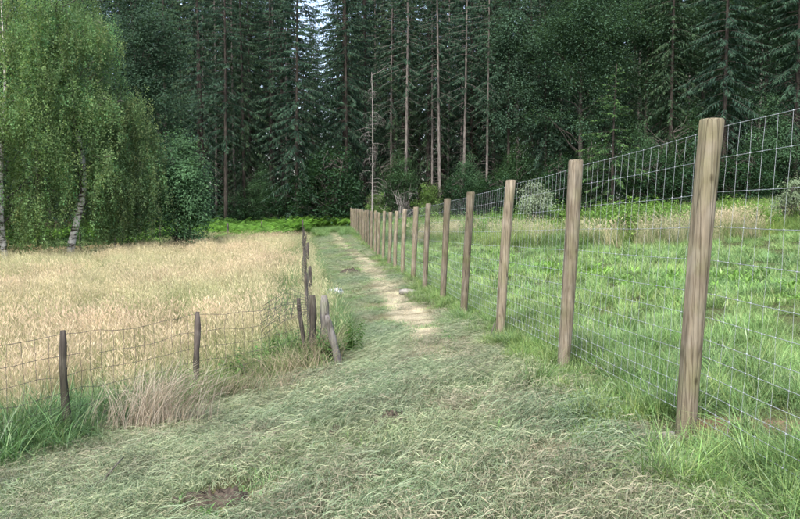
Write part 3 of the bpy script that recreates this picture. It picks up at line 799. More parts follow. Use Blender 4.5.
for i in range(NP):
    seg = np.linalg.norm(feet[i + 1] - feet[i]); s = s_acc
    while s < seg:
        fr = s / seg
        P = np.array([wire_pt(i, fr, dr) for dr in drop]); P[:, 1] += rp.normal(0, .004, len(P)); P[1:-1, :2] += rp.normal(0, .003, (len(P) - 2, 1))
        depth = P[0, 1]
        if depth < 15:
            m_ = MB(); tube(m_, P - f0, .0010, 4, cap=False); m_.obj('stay_wire', M_WIRE, fence)
        else:
            tube(rest, P - f0, .0010, 3, cap=False)
        if depth < 30:
            for p in P: knots.add(octv * (.0062, .0075, .0062) + (p - f0), None, oct_q)
        s += .15
    s_acc = s - seg
tag(rest.obj('far_stay_wires', M_WIRE, fence), kind='stuff')
tag(knots.obj('wire_knots', M_WIRE, fence), kind='stuff')

# ------------------------------------------------------------------ old stock fence around the meadow
def old_post(parent, f0, x0, d, hgt, rad, lean=(0, 0), mat=None, seed=0, square=False, base=-.15):
    r = np.random.default_rng(seed); m_ = MB(); z0 = float(hbase(x0, d))
    tz = np.linspace(base, hgt, 9); P = np.stack([x0 + lean[0] * tz + .012 * np.sin(tz * 5 + seed), d + lean[1] * tz, z0 + tz], -1)
    rr = rad * (1 - .12 * tz / hgt) * (1 + .10 * r.normal(0, 1, 9).clip(-1, 1)); rr[-1] *= .72
    o3 = np.array([x0, d, z0])
    tube(m_, P - o3, rr, 9, wob=.35, r=r)
    o = m_.obj('post', mat or M_OLDPOST, parent, loc=o3 - f0)
    return P
ofence = empty('old_stock_fence', (-3.05, 7.1, float(hbase(-3.05, 7.1))))
tag(ofence, 'low old fence with dark weathered stakes and rusty wire mesh around the hay meadow', 'fence')
of0 = np.array(ofence.location)
near = [(-3.9, 5.3), (-3.05, 7.1), (-2.33, 8.9), (-1.2, 10.6)]
line = []
for q, (x0, d) in enumerate(near):
    hz = 1.03 if q < 3 else .98
    line.append((x0, d, hz))
    old_post(ofence, of0, x0, d, hz, .038 if q < 3 else .055, (-.03, 0) if q == 1 else (0, .02), None, 20 + q)
r = np.random.default_rng(91)
yy = [13.4, 16.4, 19.8, 23.0, 26.6, 30.0, 33.8, 37.4, 41, 44.8, 48.5, 52.5, 55.5]
for q, d in enumerate(yy):
    x0 = float(xl(d)) + r.normal(0, .10); hz = 1.0 + r.normal(0, .07)
    line.append((x0, d, hz))
    old_post(ofence, of0, x0, d, hz, .034, (r.normal(0, .06), r.normal(0, .05)), None, 40 + q)
x0 = float(xl(57.5)); line.append((x0, 57.5, 1.5)); old_post(ofence, of0, x0, 57.5, 1.55, .06, (0, 0), None, 77)
# short props and the leaning grey corner posts
old_post(ofence, of0, -1.06, 10.75, .92, .06, (.02, .05), M_GREYPOST, 81)
old_post(ofence, of0, -1.28, 10.5, .97, .03, (-.08, 0), None, 82)
old_post(ofence, of0, -.80, 10.1, .68, .048, (-.20, .02), M_GREYPOST, 83)
def old_pt(i, s, hfrac):
    a, b = line[i], line[i + 1]
    x0 = a[0] * (1 - s) + b[0] * s; d = a[1] * (1 - s) + b[1] * s; hz = a[2] * (1 - s) + b[2] * s
    sag = -.045 * math.sin(s * math.pi) * hfrac
    return np.array([x0 - .05, d, float(hbase(x0, d)) + min(hz, 1.05) * hfrac * .97 + sag])
HF = [1.0, .80, .62, .45, .31, .19, .09]
for hf in HF:
    P = np.array([old_pt(i, s, hf) for i in range(len(line) - 1) for s in np.linspace(0, .875, 8)]) - of0
    P += r.normal(0, .010, P.shape) * (1, .3, 1)
    m_ = MB(); tube(m_, P, .0023, 4, cap=False); m_.obj('line_wire', M_RUST, ofence)
rest = MB()
for i in range(len(line) - 1):
    seg = math.hypot(line[i + 1][0] - line[i][0], line[i + 1][1] - line[i][1])
    for s in np.arange(.07, seg, .15) / seg:
        P = np.array([old_pt(i, s, hf) for hf in HF]) - of0; P[:, :2] += r.normal(0, .010, (len(HF), 2))
        if i < 3:
            m_ = MB(); tube(m_, P, .0019, 4, cap=False); m_.obj('stay_wire', M_RUST, ofence)
        else: tube(rest, P, .0014, 3, cap=False)
# loose coil of old mesh bent over at the corner
loose = MB()
c0 = np.array([-1.25, 10.45, float(hbase(-1.25, 10.45)) + 1.0]) - of0
for q in range(9):
    a = r.uniform(-.5, .5, 3) * (.1, .3, .25)
    e = c0 + np.array([-.52 - r.uniform(0, .12), r.uniform(-.3, .2), -.10 - .05 * q])
    md = (c0 + e) / 2 + (0, 0, .12 - .02 * q) + a * .3
    tube(loose, [c0 - (0, 0, .03 * q), md, e, e + (.05, .02, -.1)], .003, 4, cap=False)
for q in range(7):
    t = q / 6.; p0 = c0 + np.array([-.5 * t, .05, .05 - .12 * t]); tube(loose, [p0, p0 + (-.02, .02, -.14), p0 + (-.05, 0, -.34)], .0028, 4, cap=False)
tag(rest.obj('far_stay_wires', M_RUST, ofence), kind='stuff')
loose.obj('loose_wire', M_RUST, ofence)

# boundary fence at the far side of the meadow
bf = [(115, 247, 52), (160, 240, 55), (190.5, 238, 57), (228, 237, 58.5), (262, 235, 60)]
bfence = empty('boundary_fence', (px_x(115, 50), 50, float(hbase(px_x(115, 50), 50))))
tag(bfence, 'distant thin stake fence at the far edge of the hay meadow', 'fence')
bf0 = np.array(bfence.location); pts_ = []
for q, (px_, py_, d) in enumerate([(80, 0, 49)] + bf):
    x0 = px_x(px_, d); old_post(bfence, bf0, x0, d, 1.5, .075, (0, 0), None, 120 + q); pts_.append((x0, d, float(hbase(x0, d))))
for hz in (1.25, .9):
    m_ = MB(); tube(m_, np.array([(a, b, c + hz) for a, b, c in pts_]) - bf0, .002, 3, cap=False); m_.obj('line_wire', M_RUST, bfence)

# ------------------------------------------------------------------ trees
def limb_pts(p0, p1, sag, n=5, r=None, j=.0):
    t = np.linspace(0, 1, n)[:, None]; P = np.asarray(p0) * (1 - t) + np.asarray(p1) * t
    P[:, 2] += (sag * np.sin(t * math.pi))[:, 0]
    if r is not None and j: P[1:-1] += r.normal(0, j, (n - 2, 3))
    return P

def make_spruce(seed, hgt, cb, brl, dens=1.0, needle=(.022, .048, .034), tip=(.046, .086, .050), trunk_mat=None, tr=.22, twigs=True, droop=1.0):
    """hgt tall; crown from cb (fraction) up; branches up to brl long. Returns root > trunk, crown"""
    r = np.random.default_rng(seed); tm, cm = MB(), MB()
    nz = 14; tz = np.linspace(0, 1, nz); bx, by = r.normal(0, .12, 2)
    P = np.stack([bx * np.sin(tz * 3), by * np.sin(tz * 2.5), tz * hgt], -1); P[0, 2] = -.3
    tube(tm, P, tr * (1 - tz * .93) + .01, 8, m=0)
    z = hgt * cb; needle = np.array(needle); tip = np.array(tip)
    if twigs:                                # dead twigs on the bare part
        for zz in np.arange(hgt * .06, hgt * cb, .28):
            for q in range(2):
                a = r.uniform(0, 6.283); l = r.uniform(.3, 1.6); x0 = np.interp(zz, P[:, 2], P[:, 0]); y0 = np.interp(zz, P[:, 2], P[:, 1])
                tube(tm, [(x0, y0, zz), (x0 + math.cos(a) * l * .6, y0 + math.sin(a) * l * .6, zz - .05 * l), (x0 + math.cos(a) * l, y0 + math.sin(a) * l, zz - .35 * l)], [.014, .010, .004], 3, cap=False)
    while z < hgt * .985:
        f = max(0.0, (z / hgt - cb) / (1 - cb)); u = 1 - z / hgt
        Lm = brl * min(1.0, (u * 1.75) ** .85 + .04) * (.72 + .28 * min(1, f * 4 + .3))
        nb = r.integers(4, 7)
        a0 = r.uniform(0, 6.283)
        for b in range(nb):
            if r.random() < .20: continue
            a = a0 + b * 6.283 / nb + r.normal(0, .2); L_ = Lm * r.uniform(.38, 1.22)
            x0 = np.interp(z, P[:, 2], P[:, 0]); y0 = np.interp(z, P[:, 2], P[:, 1]); z0 = z + r.normal(0, .12)
            rise = .55 * (f ** 1.2) - .10; dr = (.50 - .35 * f) * droop
            t = np.linspace(0, 1, 7); d = np.array([math.cos(a), math.sin(a), 0]); sd = np.array([-d[1], d[0], 0])
            zz = L_ * (rise * t - dr * t ** 1.6 + .22 * dr * t ** 4)
            B = np.array([x0, y0, z0]) + d * (L_ * t)[:, None] * (1 - .1 * dr); B[:, 2] += zz
            tube(tm, B, .012 + .014 * L_ / 3 * (1 - t), 3, m=0, cap=False)
            nt_ = max(6, int(L_ * 17 * dens))
            ts = r.uniform(.14, 1.0, nt_) ** .85; sg = np.where(r.random(nt_) < .5, -1, 1)
            Bp = np.stack([np.interp(ts, t, B[:, k]) for k in range(3)], -1)
            tl = (.26 + .20 * L_ * (1 - ts) ** .7) * r.uniform(.6, 1.3, nt_); tl = np.minimum(tl * .72, .62)
            hang = r.uniform(.15, 1.0, nt_) * (1.05 - .6 * f)
            dv = sd[None] * sg[:, None] * r.uniform(.3, 1, nt_)[:, None] + d[None] * r.uniform(.2, .9, nt_)[:, None]; dv[:, 2] -= hang
            dv /= np.linalg.norm(dv, axis=1)[:, None]
            mid = Bp + dv * tl[:, None] * .45; end = Bp + dv * tl[:, None]; end[:, 2] -= tl * .22 * droop
            wv = np.cross(dv, r.normal(0, 1, (nt_, 3))); wv /= np.linalg.norm(wv, axis=1)[:, None] + 1e-9
            w = r.uniform(.022, .052, nt_)[:, None]
            V = np.stack([Bp, mid + wv * w, end, mid - wv * w], 1)
            mixk = np.clip(ts * .75 + r.normal(0, .2, nt_), 0, 1)[:, None]
            c = (needle * (1 - mixk) + tip * mixk) * r.uniform(.7, 1.3, (nt_, 1))
            cm.add(V, np.arange(nt_ * 4).reshape(-1, 4), None, np.repeat(c, 4, 0))
        z += r.uniform(.30, .52) * (1 + .5 * (1 - f)) / max(dens, .6)
    return tm, cm

def tree_root(name, tm, cm, tmat, cmat, loc, label, cat, group=None, rz=0.0, s=1.0):
    root = empty(name, loc, rz); root.scale = (s, s, s) if np.isscalar(s) else s
    tm.obj('trunk', tmat, root, smooth=True)
    if cm is not None: cm.obj('crown', cmat, root)
    tag(root, label, cat, group)
    return root

def make_broad(seed, hgt, rx, ry, z0, nclump=150, per=110, leaf=.13, col=(.05, .10, .03), var=.35, spread=.5, tr=.16, lean=(0, 0), hang=0.0, stems=1, shape=1.0):
    """broadleaf tree or bush: trunk(s), limbs to leaf clumps, separate leaves"""
    r = np.random.default_rng(seed); tm, cm = MB(), MB()
    cz = (hgt + z0) / 2; rz_ = (hgt - z0) / 2
    u = r.normal(0, 1, (nclump, 3)); u /= np.linalg.norm(u, axis=1)[:, None]
    rad = r.random(nclump) ** .42
    C = u * rad[:, None] * (1 + .28 * np.array([vnoise(a * 2.1 + seed, b * 2.1 + c_ * 1.7, 1, seed) for a, b, c_ in u]))[:, None]
    C = C * np.array([rx, ry, rz_]); taper = 1 - .45 * shape * np.clip(C[:, 2] / rz_, -1, 1); C[:, 0] *= taper; C[:, 1] *= taper
    C[:, 2] += cz; C[:, 0] += lean[0] * C[:, 2] / hgt; C[:, 1] += lean[1] * C[:, 2] / hgt
    for s in range(stems):
        ox, oy = (0, 0) if stems == 1 else r.normal(0, rx * .14, 2)
        tz = np.linspace(0, 1, 8); ex, ey = (lean[0] * .8, lean[1] * .8) if stems == 1 else (ox * 3 + lean[0] * .8, oy * 3)
        P = np.stack([ox + (ex - ox) * tz ** 1.4 + .06 * hgt * .15 * np.sin(tz * 5 + seed), oy + (ey - oy) * tz ** 1.4, tz * (hgt * .86)], -1); P[0, 2] = -.2
        tube(tm, P, tr * (1 - .88 * tz) * (1 if stems == 1 else .7), 8)
        for q in r.choice(nclump, min(nclump, 34), replace=False):
            e = C[q]; zb = np.clip(e[2] - np.hypot(e[0], e[1]) * r.uniform(.5, 1.0), hgt * .12, hgt * .8)
            p0 = np.array([np.interp(zb, P[:, 2], P[:, k]) for k in range(3)])
            tube(tm, limb_pts(p0, e, .06 * np.linalg.norm(e - p0), 5, r, .05 * np.linalg.norm(e - p0)), np.linspace(tr * .30, .012, 5), 4, cap=False)
    n = nclump * per
    ci = np.repeat(np.arange(nclump), per)
    off = r.normal(0, 1, (n, 3)) * spread * np.array([1, 1, .7]); off[:, 2] -= hang * r.random(n) * 1.6 * np.abs(off[:, 2])
    ctr = C[ci] + off * r.uniform(.6, 1.3, nclump)[ci][:, None]
    ctr[:, 2] = np.maximum(ctr[:, 2], .1)
    a = r.normal(0, 1, (n, 3)); a /= np.linalg.norm(a, axis=1)[:, None]
    nrm = r.normal(0, .30, (n, 3)) + (0, -.25, .8) + off / spread * .30
    b = np.cross(nrm, a); b /= np.linalg.norm(b, axis=1)[:, None] + 1e-9
    a = np.cross(b, nrm); a /= np.linalg.norm(a, axis=1)[:, None] + 1e-9
    sz = leaf * r.uniform(.6, 1.3, (n, 1))
    V = np.stack([ctr - a * sz * .6, ctr + b * sz * .42, ctr + a * sz * .6 + (0, 0, -.03), ctr - b * sz * .42], 1)
    c = np.array(col) * (1 + var * r.normal(0, .6, nclump).clip(-1, 1)[ci][:, None]) * r.uniform(.88, 1.14, (n, 1))
    cm.add(V, np.arange(n * 4).reshape(-1, 4), None, np.repeat(c, 4, 0))
    return tm, cm

def make_birch(seed, hgt, rx, ry, tpts, tr, nl=46, col=(.07, .125, .035), strands=1100, leaf=.10, zlow=.6):
    """weeping birch: curved white trunk, rising limbs, long hanging leafy twigs"""
    r = np.random.default_rng(seed); tm, cm = MB(), MB()
    T = np.array(tpts, float); zf = np.linspace(0, 1, 14)
    tz = zf * T[-1, 2]; P = np.stack([np.interp(tz, T[:, 2], T[:, 0]), np.interp(tz, T[:, 2], T[:, 1]), tz], -1)
    P[1:-1, 0] = (P[:-2, 0] + 2 * P[1:-1, 0] + P[2:, 0]) / 4; P[0, 2] = -.3
    tube(tm, P, tr * (1 - .9 * zf), 9)
    ends = []
    for q in range(nl):
        zb = T[-1, 2] * r.uniform(.14, .93); a = r.uniform(0, 6.283); env = math.sqrt(max(.05, 1 - ((zb / hgt - .45) / .60) ** 2))
        L_ = env * r.uniform(.55, 1.05); p0 = np.array([np.interp(zb, P[:, 2], P[:, k]) for k in range(3)])
        e = p0 + np.array([math.cos(a) * rx * L_, math.sin(a) * ry * L_, r.uniform(.6, 2.2)])
        B = limb_pts(p0, e, .35, 7, r, .12); tube(tm, B, np.linspace(tr * .26 * (1 - zb / hgt * .6), .012, 7), 4, m=1, cap=False)
        ends.append(B)
    for q in range(strands):
        if q % 2:
            B = ends[r.integers(0, nl)]; t = r.uniform(.25, 1.05) * 6; i = min(5, int(t)); p = B[i] + (B[i + 1] - B[i]) * (t - i) + r.normal(0, .30, 3)
        else:                                # fine outer twigs filling a lumpy crown
            u = r.normal(0, 1, 3) + (0, 0, .35); u /= np.linalg.norm(u); k = r.uniform(.62, 1.0) * (1 + .20 * vnoise(u[0] * 2 + seed, u[1] * 2 + u[2] * 1.7, 1.3, seed))
            p = np.array([u[0] * rx * k + .3, u[1] * ry * k, hgt * (.50 + .49 * u[2] * k)])
        tx = np.interp(p[2], P[:, 2], P[:, 0])
        if seed == 1 and p[2] < 7.5 and p[1] < .3 and abs(p[0] - tx + .42 * p[1]) < .6 and r.random() < .9: continue     # a gap in the curtain bares the trunk
        hole = vnoise(math.atan2(p[1], p[0]) * 2.6 + seed, p[2] * .62 + .25 * math.hypot(p[0], p[1]), 1.0, seed + 40)
        if hole < -.16 and r.random() < .88: continue
        ln = r.uniform(.5, 2.3) * (1.15 - .5 * p[2] / hgt)
        p[2] = max(p[2], zlow + .3)
        ln = min(ln, p[2] - zlow * r.uniform(.6, 1.6)) if p[2] > zlow + .6 else .3
        n = int(max(8, ln * 34)); s = r.random(n); dx, dy = r.normal(0, .14, 2)
        c0 = p[None] + np.stack([dx * s * ln, dy * s * ln, -s * ln], -1) + r.normal(0, .075, (n, 3))
        a = r.normal(0, .6, (n, 3)) - (0, 0, .8); a /= np.linalg.norm(a, axis=1)[:, None]
        b = np.cross(a, r.normal(0, 1, (n, 3))); b /= np.linalg.norm(b, axis=1)[:, None] + 1e-9
        sz = leaf * r.uniform(.6, 1.3, (n, 1))
        V = np.stack([c0 - a * sz * .5, c0 + b * sz * .40, c0 + a * sz * .6, c0 - b * sz * .40], 1)
        c = np.array(col) * (1 + .55 * hole) * r.uniform(.8, 1.2) * r.uniform(.8, 1.25, (n, 1)) * np.array([1 + .25 * r.normal() * .5, 1, 1])
        cm.add(V, np.arange(n * 4).reshape(-1, 4), None, np.repeat(c, 4, 0))
    return tm, cm

def at(px_, d, dz=0.0):
    x0 = px_x(px_, d); return (x0, d, float(hbase(x0, d)) + dz)

# birches at the left edge of the meadow
tm, cm = make_birch(1, 16, 3.0, 3.3, [(0, 0, 0), (.15, 0, 1.2), (.75, .1, 3.0), (.95, .1, 4.8), (.6, 0, 7), (.1, 0, 9.5), (-.5, 0, 13.5)], .21, 60, (.112, .180, .078), 4600, .08)
tree_root('birch_tree', tm, cm, [M_BIBARK, M_DKBARK], M_BIRCH, at(68, 41), 'weeping birch with curved white trunk at the edge of the hay meadow', 'birch tree', 'birches beside the meadow')
tm, cm = make_birch(2, 15.5, 3.8, 3.8, [(0, 0, 0), (-.2, 0, 2), (-.1, 0, 5), (.3, 0, 9), (.2, 0, 13)], .17, 52, (.124, .196, .080), 4200, .08)
tree_root('birch_tree', tm, cm, [M_BIBARK, M_DKBARK], M_BIRCH, at(5, 39), 'yellow-green birch cut by the left edge of the picture', 'birch tree', 'birches beside the meadow')
tm, cm = make_birch(3, 9.2, 2.0, 2.4, [(0, 0, 0), (.1, 0, 2), (.3, 0, 5), (.2, 0, 9)], .13, 44, (.118, .176, .080), 3000, .08, zlow=.9)
tree_root('birch_tree', tm, cm, [M_DKBARK, M_DKBARK], M_BIRCH, at(120, 43), 'lower birch with hanging olive-green foliage right of the white trunk', 'birch tree', 'birches beside the meadow')
tm, cm = make_broad(11, 7.0, 1.75, 1.8, .3, 130, 260, .10, (.085, .165, .080), .4, .38, .12, shape=.5, stems=2)
tree_root('broadleaf_tree', tm, cm, M_DKBARK, M_BROAD, at(180, 46), 'small round dark green broadleaf tree between the birches and bracken', 'tree')
tm, cm = make_broad(12, 21, 4.5, 4.0, 6, 150, 260, .14, (.034, .066, .040), .3, .75, .22)
back = tree_root('broadleaf_tree', tm, cm, M_DKBARK, M_BROAD, at(140, 64), 'tall grey-green broadleaf tree rising behind the birches with sky showing through', 'tree')

# spruce kinds
kinds = {}
def kind_tree(key, mk, name, tmat, cmat):
    kinds[key] = (mk[0].mesh('trunk', tmat, True), mk[1].mesh('crown', cmat) if mk[1] is not None else None, name)
kind_tree('skirt', make_spruce(31, 35, .05, 4.6, 1.15, droop=1.25), 'spruce_tree', M_SPBARK, M_NEEDLE)
kind_tree('skirt2', make_spruce(32, 36, .08, 4.3, 1.1, (.022, .048, .036), (.048, .088, .054), droop=1.1), 'spruce_tree', M_SPBARK, M_NEEDLE)
kind_tree('mid', make_spruce(33, 35, .26, 3.7, 1.0, tr=.20), 'spruce_tree', M_SPBARK, M_NEEDLE)
kind_tree('bare', make_spruce(34, 36, .36, 3.3, 1.0, tr=.17), 'spruce_tree', M_PINEBARK, M_NEEDLE)
kind_tree('bare2', make_spruce(35, 34, .33, 3.1, 1.0, tr=.14), 'spruce_tree', M_PINEBARK, M_NEEDLE)
kind_tree('rough', make_spruce(41, 33, .14, 3.6, .9, (.026, .052, .030), (.060, .100, .048), droop=1.5), 'spruce_tree', M_SPBARK, M_NEEDLE)
kind_tree('young', make_spruce(36, 13, .03, 3.0, 1.25, (.022, .055, .026), (.075, .135, .042), tr=.16, twigs=False), 'spruce_tree', M_SPBARK, M_NEEDLE)
kind_tree('broad', make_broad(37, 24, 4.4, 4.0, 5, 200, 260, .14, (.052, .098, .062), .45, .75, .24), 'broadleaf_tree', M_DKBARK, M_BROAD)
kind_tree('bush', make_broad(38, 3.6, 1.5, 1.4, .1, 60, 150, .10, (.030, .066, .034), .4, .32, .05, stems=4), 'woodland_bush', M_DKBARK, M_BROAD)
kind_tree('sapling', make_broad(40, 7.5, 1.9, 1.8, .6, 110, 170, .11, (.055, .108, .055), .5, .42, .07, stems=2), 'broadleaf_tree', M_DKBARK, M_BROAD)
kind_tree('bush2', make_broad(39, 3.4, 1.35, 1.3, .1, 60, 150, .10, (.11, .18, .06), .35, .30, .05, stems=4), 'woodland_bush', M_DKBARK, M_BROAD)

def plant(key, loc, label, cat, rz=None, s=1.0, group=None):
    tme, cme, nm = kinds[key]
    root = empty(nm, loc, rng.uniform(0, 6.283) if rz is None else rz); root.scale = (s, s, s) if np.isscalar(s) else s
    for part, me in (('trunk', tme), ('crown', cme)):
        if me is None: continue
        o = bpy.data.objects.new(part, me); COL.objects.link(o); o.parent = root
    tag(root, label, cat, group)
    return root
G1 = 'spruces along the front of the wood'
front = [
 ('skirt2', 206, 84, .95, 'dark spruce nearest the birches, right of the small round tree'),
 ('rough', 245, 86, 1.0, 'tall dense spruce left of the central spruce, behind the bracken'),
 ('mid', 226, 82, 1.0, 'spruce with bare lower trunk behind the middle of the bracken bank'),
 ('skirt', 297, 81, 1.02, 'tall central spruce with long drooping boughs at the end of the path'),
 ('mid', 271, 88, .98, 'slim spruce just left of the central spruce'),
 ('mid', 347, 84, 1.0, 'spruce behind the last fence posts, left of the dead white trunk'),
 ('bare', 405, 84, 1.0, 'bare straight trunk just right of the dead white trunk'),
 ('bare2', 391, 89, 1.0, 'thin bare trunk between the dead white trunk and the pale green bush'),
 ('bare', 440, 83, 1.02, 'tall bare pale trunk above the pale green bush'),
 ('bare2', 432, 87, .98, 'thin leaning trunk beside the tall one above the pale green bush'),
 ('bare', 463, 82, 1.0, 'straight bare trunk above the fourth fence post from the right'),
 ('bare2', 486, 80, .96, 'thin pale bare trunk between the third and fourth fence posts'),
 ('mid', 508, 79, 1.0, 'spruce above the third fence post with foliage halfway down its trunk'),
 ('skirt2', 545, 77, .72, 'shorter dark spruce left of the second fence post'),
 ('young', 612, 66, .98, 'young spruce with light green boughs right of the second fence post'),
 ('rough', 668, 72, 1.0, 'tall grey-green spruce left of the nearest fence post'),
 ('skirt2', 722, 68, 1.0, 'big dark spruce behind the nearest fence post'),
 ('skirt', 792, 66, 1.0, 'dark spruce at the right edge of the picture'),
]
for key, px_, d, s, lab in front:
    w_ = rng.uniform(.85, 1.15); o_ = plant(key, at(px_, d), lab, 'spruce tree', None, (s * w_, s * w_, s * rng.uniform(.94, 1.06)), G1); o_.rotation_euler[0] = rng.normal(0, .012); o_.rotation_euler[1] = rng.normal(0, .012)
plant('broad', at(580, 75), 'grey-green broadleaf tree above the second fence post', 'tree', None, 1.1)
plant('broad', at(645, 77), 'bluish broadleaf crown between the young spruce and the grey-green spruce', 'tree', None, 1.12)
plant('broad', at(530, 80), 'rounded leafy crown left of the grey-green broadleaf tree', 'tree', None, 1.12)
plant('broad', at(700, 78), 'rounded leafy crown between the two tall spruces on the right', 'tree', None, 1.2)
plant('broad', at(764, 72), 'broadleaf crown with sky gaps near the top right corner', 'tree', None, 1.15)
# interior trees: nothing tells them apart
slots = []
for row, (d, n_) in enumerate([(92, 19), (99, 22), (107, 24)]):
    for q in range(n_):
        slots.append(((q + .5) / n_ * 700 + 150 + rng.uniform(-14, 14), d + rng.uniform(-3, 3)))
for q, (px_, d) in enumerate(slots):
    plant(['mid', 'bare', 'skirt2', 'bare2', 'rough', 'skirt', 'rough'][int(rng.integers(0, 7))], at(px_, d), 'spruce standing deep in the shadowed wood behind the front trees', 'spruce tree', None, rng.uniform(1.02, 1.2) * (.66 if 303 < px_ < 335 else 1), 'spruces deep in the wood')
# beyond: the wood as one mass
wp = []
for d in (116, 124, 133, 143):
    for px_ in np.arange(-120, 940, 24): wp.append((px_ + rng.uniform(-12, 12), d + rng.uniform(-4, 4)))
wp = np.array(wp); wx = px_x(wp[:, 0], wp[:, 1])
wob = []
for key in ('skirt', 'mid', 'skirt2'):
    tmp = MB(); wo_ = []
    for me in kinds[key][:2]:
        o = bpy.data.objects.new(key, me); wo_.append(o)
    wob.append(wo_)
for part in (0, 1):
    rs = np.random.default_rng(5); n = len(wx)
    scatter('far_wood_trunks' if part == 0 else 'far_wood_crowns', [w[part] for w in wob], np.stack([wx, wp[:, 1], hbase(wx, wp[:, 1])], -1), np.stack([np.zeros(n), np.zeros(n), rs.uniform(0, 6.28, n)], -1),
            rs.uniform(1.25, 1.6, (n, 1)) * np.where((wp[:, 0:1] > 303) & (wp[:, 0:1] < 335), .62, 1.0) * np.ones((1, 3)), np.ones((n, 3)), rs.integers(0, 3, n),
            'dark trunks of the far wood seen as one mass' if part == 0 else 'dark crowns of the far wood closing off the sky', 'wood')
# left of the birches, behind them
for q, (px_, d) in enumerate([(-60, 62), (-10, 70), (40, 66), (95, 72), (-130, 60)]):
    plant('broad' if q % 2 else 'skirt2', at(px_, d), 'dark leafy tree half hidden behind the birches at the left' if q % 2 else 'dark spruce half hidden behind the birches at the left', 'tree' if q % 2 else 'spruce tree', None, .9, 'leafy trees behind the birches' if q % 2 else 'spruces behind the birches')

# dead spruce
r = np.random.default_rng(61); tm = MB(); hgt = 15.2
tz = np.linspace(0, 1, 10); P = np.stack([.1 * np.sin(tz * 3), 0 * tz, tz * hgt], -1); P[0, 2] = -.2
tube(tm, P, .10 * (1 - .8 * tz), 7)
bm_ = MB()
for zz in np.arange(2.5, hgt - .3, .38):
    for q in range(r.integers(0, 4)):
        a = r.uniform(0, 6.283); l = r.uniform(.25, 2.2) * (1.1 - .5 * zz / hgt); d = np.array([math.cos(a), math.sin(a), 0]); p0 = np.array([0, 0, zz])
        B = np.array([p0, p0 + d * l * .4 + (0, 0, .05 * l), p0 + d * l * .8 + (0, 0, r.normal(-.1, .12) * l), p0 + d * l + (0, 0, r.normal(-.25, .2) * l)])
        tube(bm_, B, [.016, .013, .009, .004], 4, cap=False)
        for t in range(4):
            s = B[1] + (B[3] - B[1]) * r.random(); tube(bm_, [s, s + (r.normal(0, .12), r.normal(0, .12), -.25), s + (r.normal(0, .2), r.normal(0, .2), -.5)], [.008, .006, .003], 3, cap=False)
tube(bm_, [(0, 0, hgt - .3), (.9, 0, hgt + .1), (1.7, .1, hgt + .9)], [.03, .02, .006], 4)
snag = empty('dead_spruce', at(372, 78)); tm.obj('trunk', M_DEAD, snag, smooth=True); bm_.obj('branches', M_DEAD, snag)
tag(snag, 'dead spruce with bare white trunk and broken grey branches', 'dead tree')

# shrubs at the foot of the wood
plant('bush2', at(429, 76), 'pale green leafy bush behind the far fence posts', 'bush', None, (1.0, 1.0, 1.15))
plant('bush', at(330, 80), 'wide dark green bush at the end of the path', 'bush', None, (2.3, 2.0, 2.3))
plant('bush2', at(377, 79.5), 'green leafy bush at the foot of the dead white trunk', 'bush', None, (.9, .9, 1.0))
plant('bush', at(283, 82), 'dark bush under the central spruce', 'bush', None, (1.6, 1.4, 1.3))
plant('bush', at(458, 77), 'dark green bush right of the pale green bush', 'bush', None, (1.25, 1.2, 1.35))
plant('bush', at(494, 75), 'green bush behind the third fence post', 'bush', None, (1.5, 1.4, 1.2))
plant('bush', at(236, 84), 'low dark bush behind the bracken bank', 'bush', None, (1.5, 1.4, 1.0))
plant('bush', at(560, 72), 'dark bush above the weeds left of the second fence post', 'bush', None, (1.7, 1.5, 1.5))
plant('bush', at(655, 66), 'dark bush below the grey-green spruce', 'bush', None, (1.6, 1.5, 1.3))
plant('bush', at(745, 62), 'dark bush behind the weeds right of the nearest fence post', 'bush', None, (1.6, 1.5, 1.3))
plant('bush', at(700, 64), 'dark bush behind the weeds just left of the nearest fence post', 'bush', None, (1.5, 1.4, 1.3))
tm, cm = make_broad(52, 2.9, 1.0, .9, .3, 60, 110, .07, (.20, .25, .17), .2, .2, .025, stems=5)
tree_root('willow_bush', tm, cm, M_DKBARK, M_BROAD, at(536, 43), 'silvery pale willow bush among the weeds between the second and third posts', 'bush')
tm, cm = make_broad(53, 2.2, .8, .7, .3, 40, 90, .065, (.17, .22, .14), .2, .2, .02, stems=4)
tree_root('willow_bush', tm, cm, M_DKBARK, M_BROAD, at(795, 33), 'small silvery bush at the right edge above the tan grass', 'bush')
for px_, d, sc_, lab in [(398, 84, 1.0, 'leafy young tree behind the leafless grey shrub'), (470, 80, .85, 'leafy young tree under the bare trunks, behind the fourth fence post from the right'),
                         (518, 78, 1.05, 'leafy young tree just right of the third fence post'), (592, 70, .9, 'leafy young tree just right of the second fence post'),
                         (640, 70, 1.0, 'leafy young tree between the young spruce and the grey-green spruce'), (690, 69, 1.1, 'leafy young tree just left of the nearest fence post'),
                         (770, 65, 1.15, 'leafy young tree right of the nearest fence post'), (315, 83, 1.0, 'leafy young tree just right of the central spruce'), (262, 85, .9, 'dark leafy young tree left of the central spruce')]:
    plant('sapling', at(px_, d), lab, 'tree', None, sc_, 'young broadleaf trees at the foot of the wood')
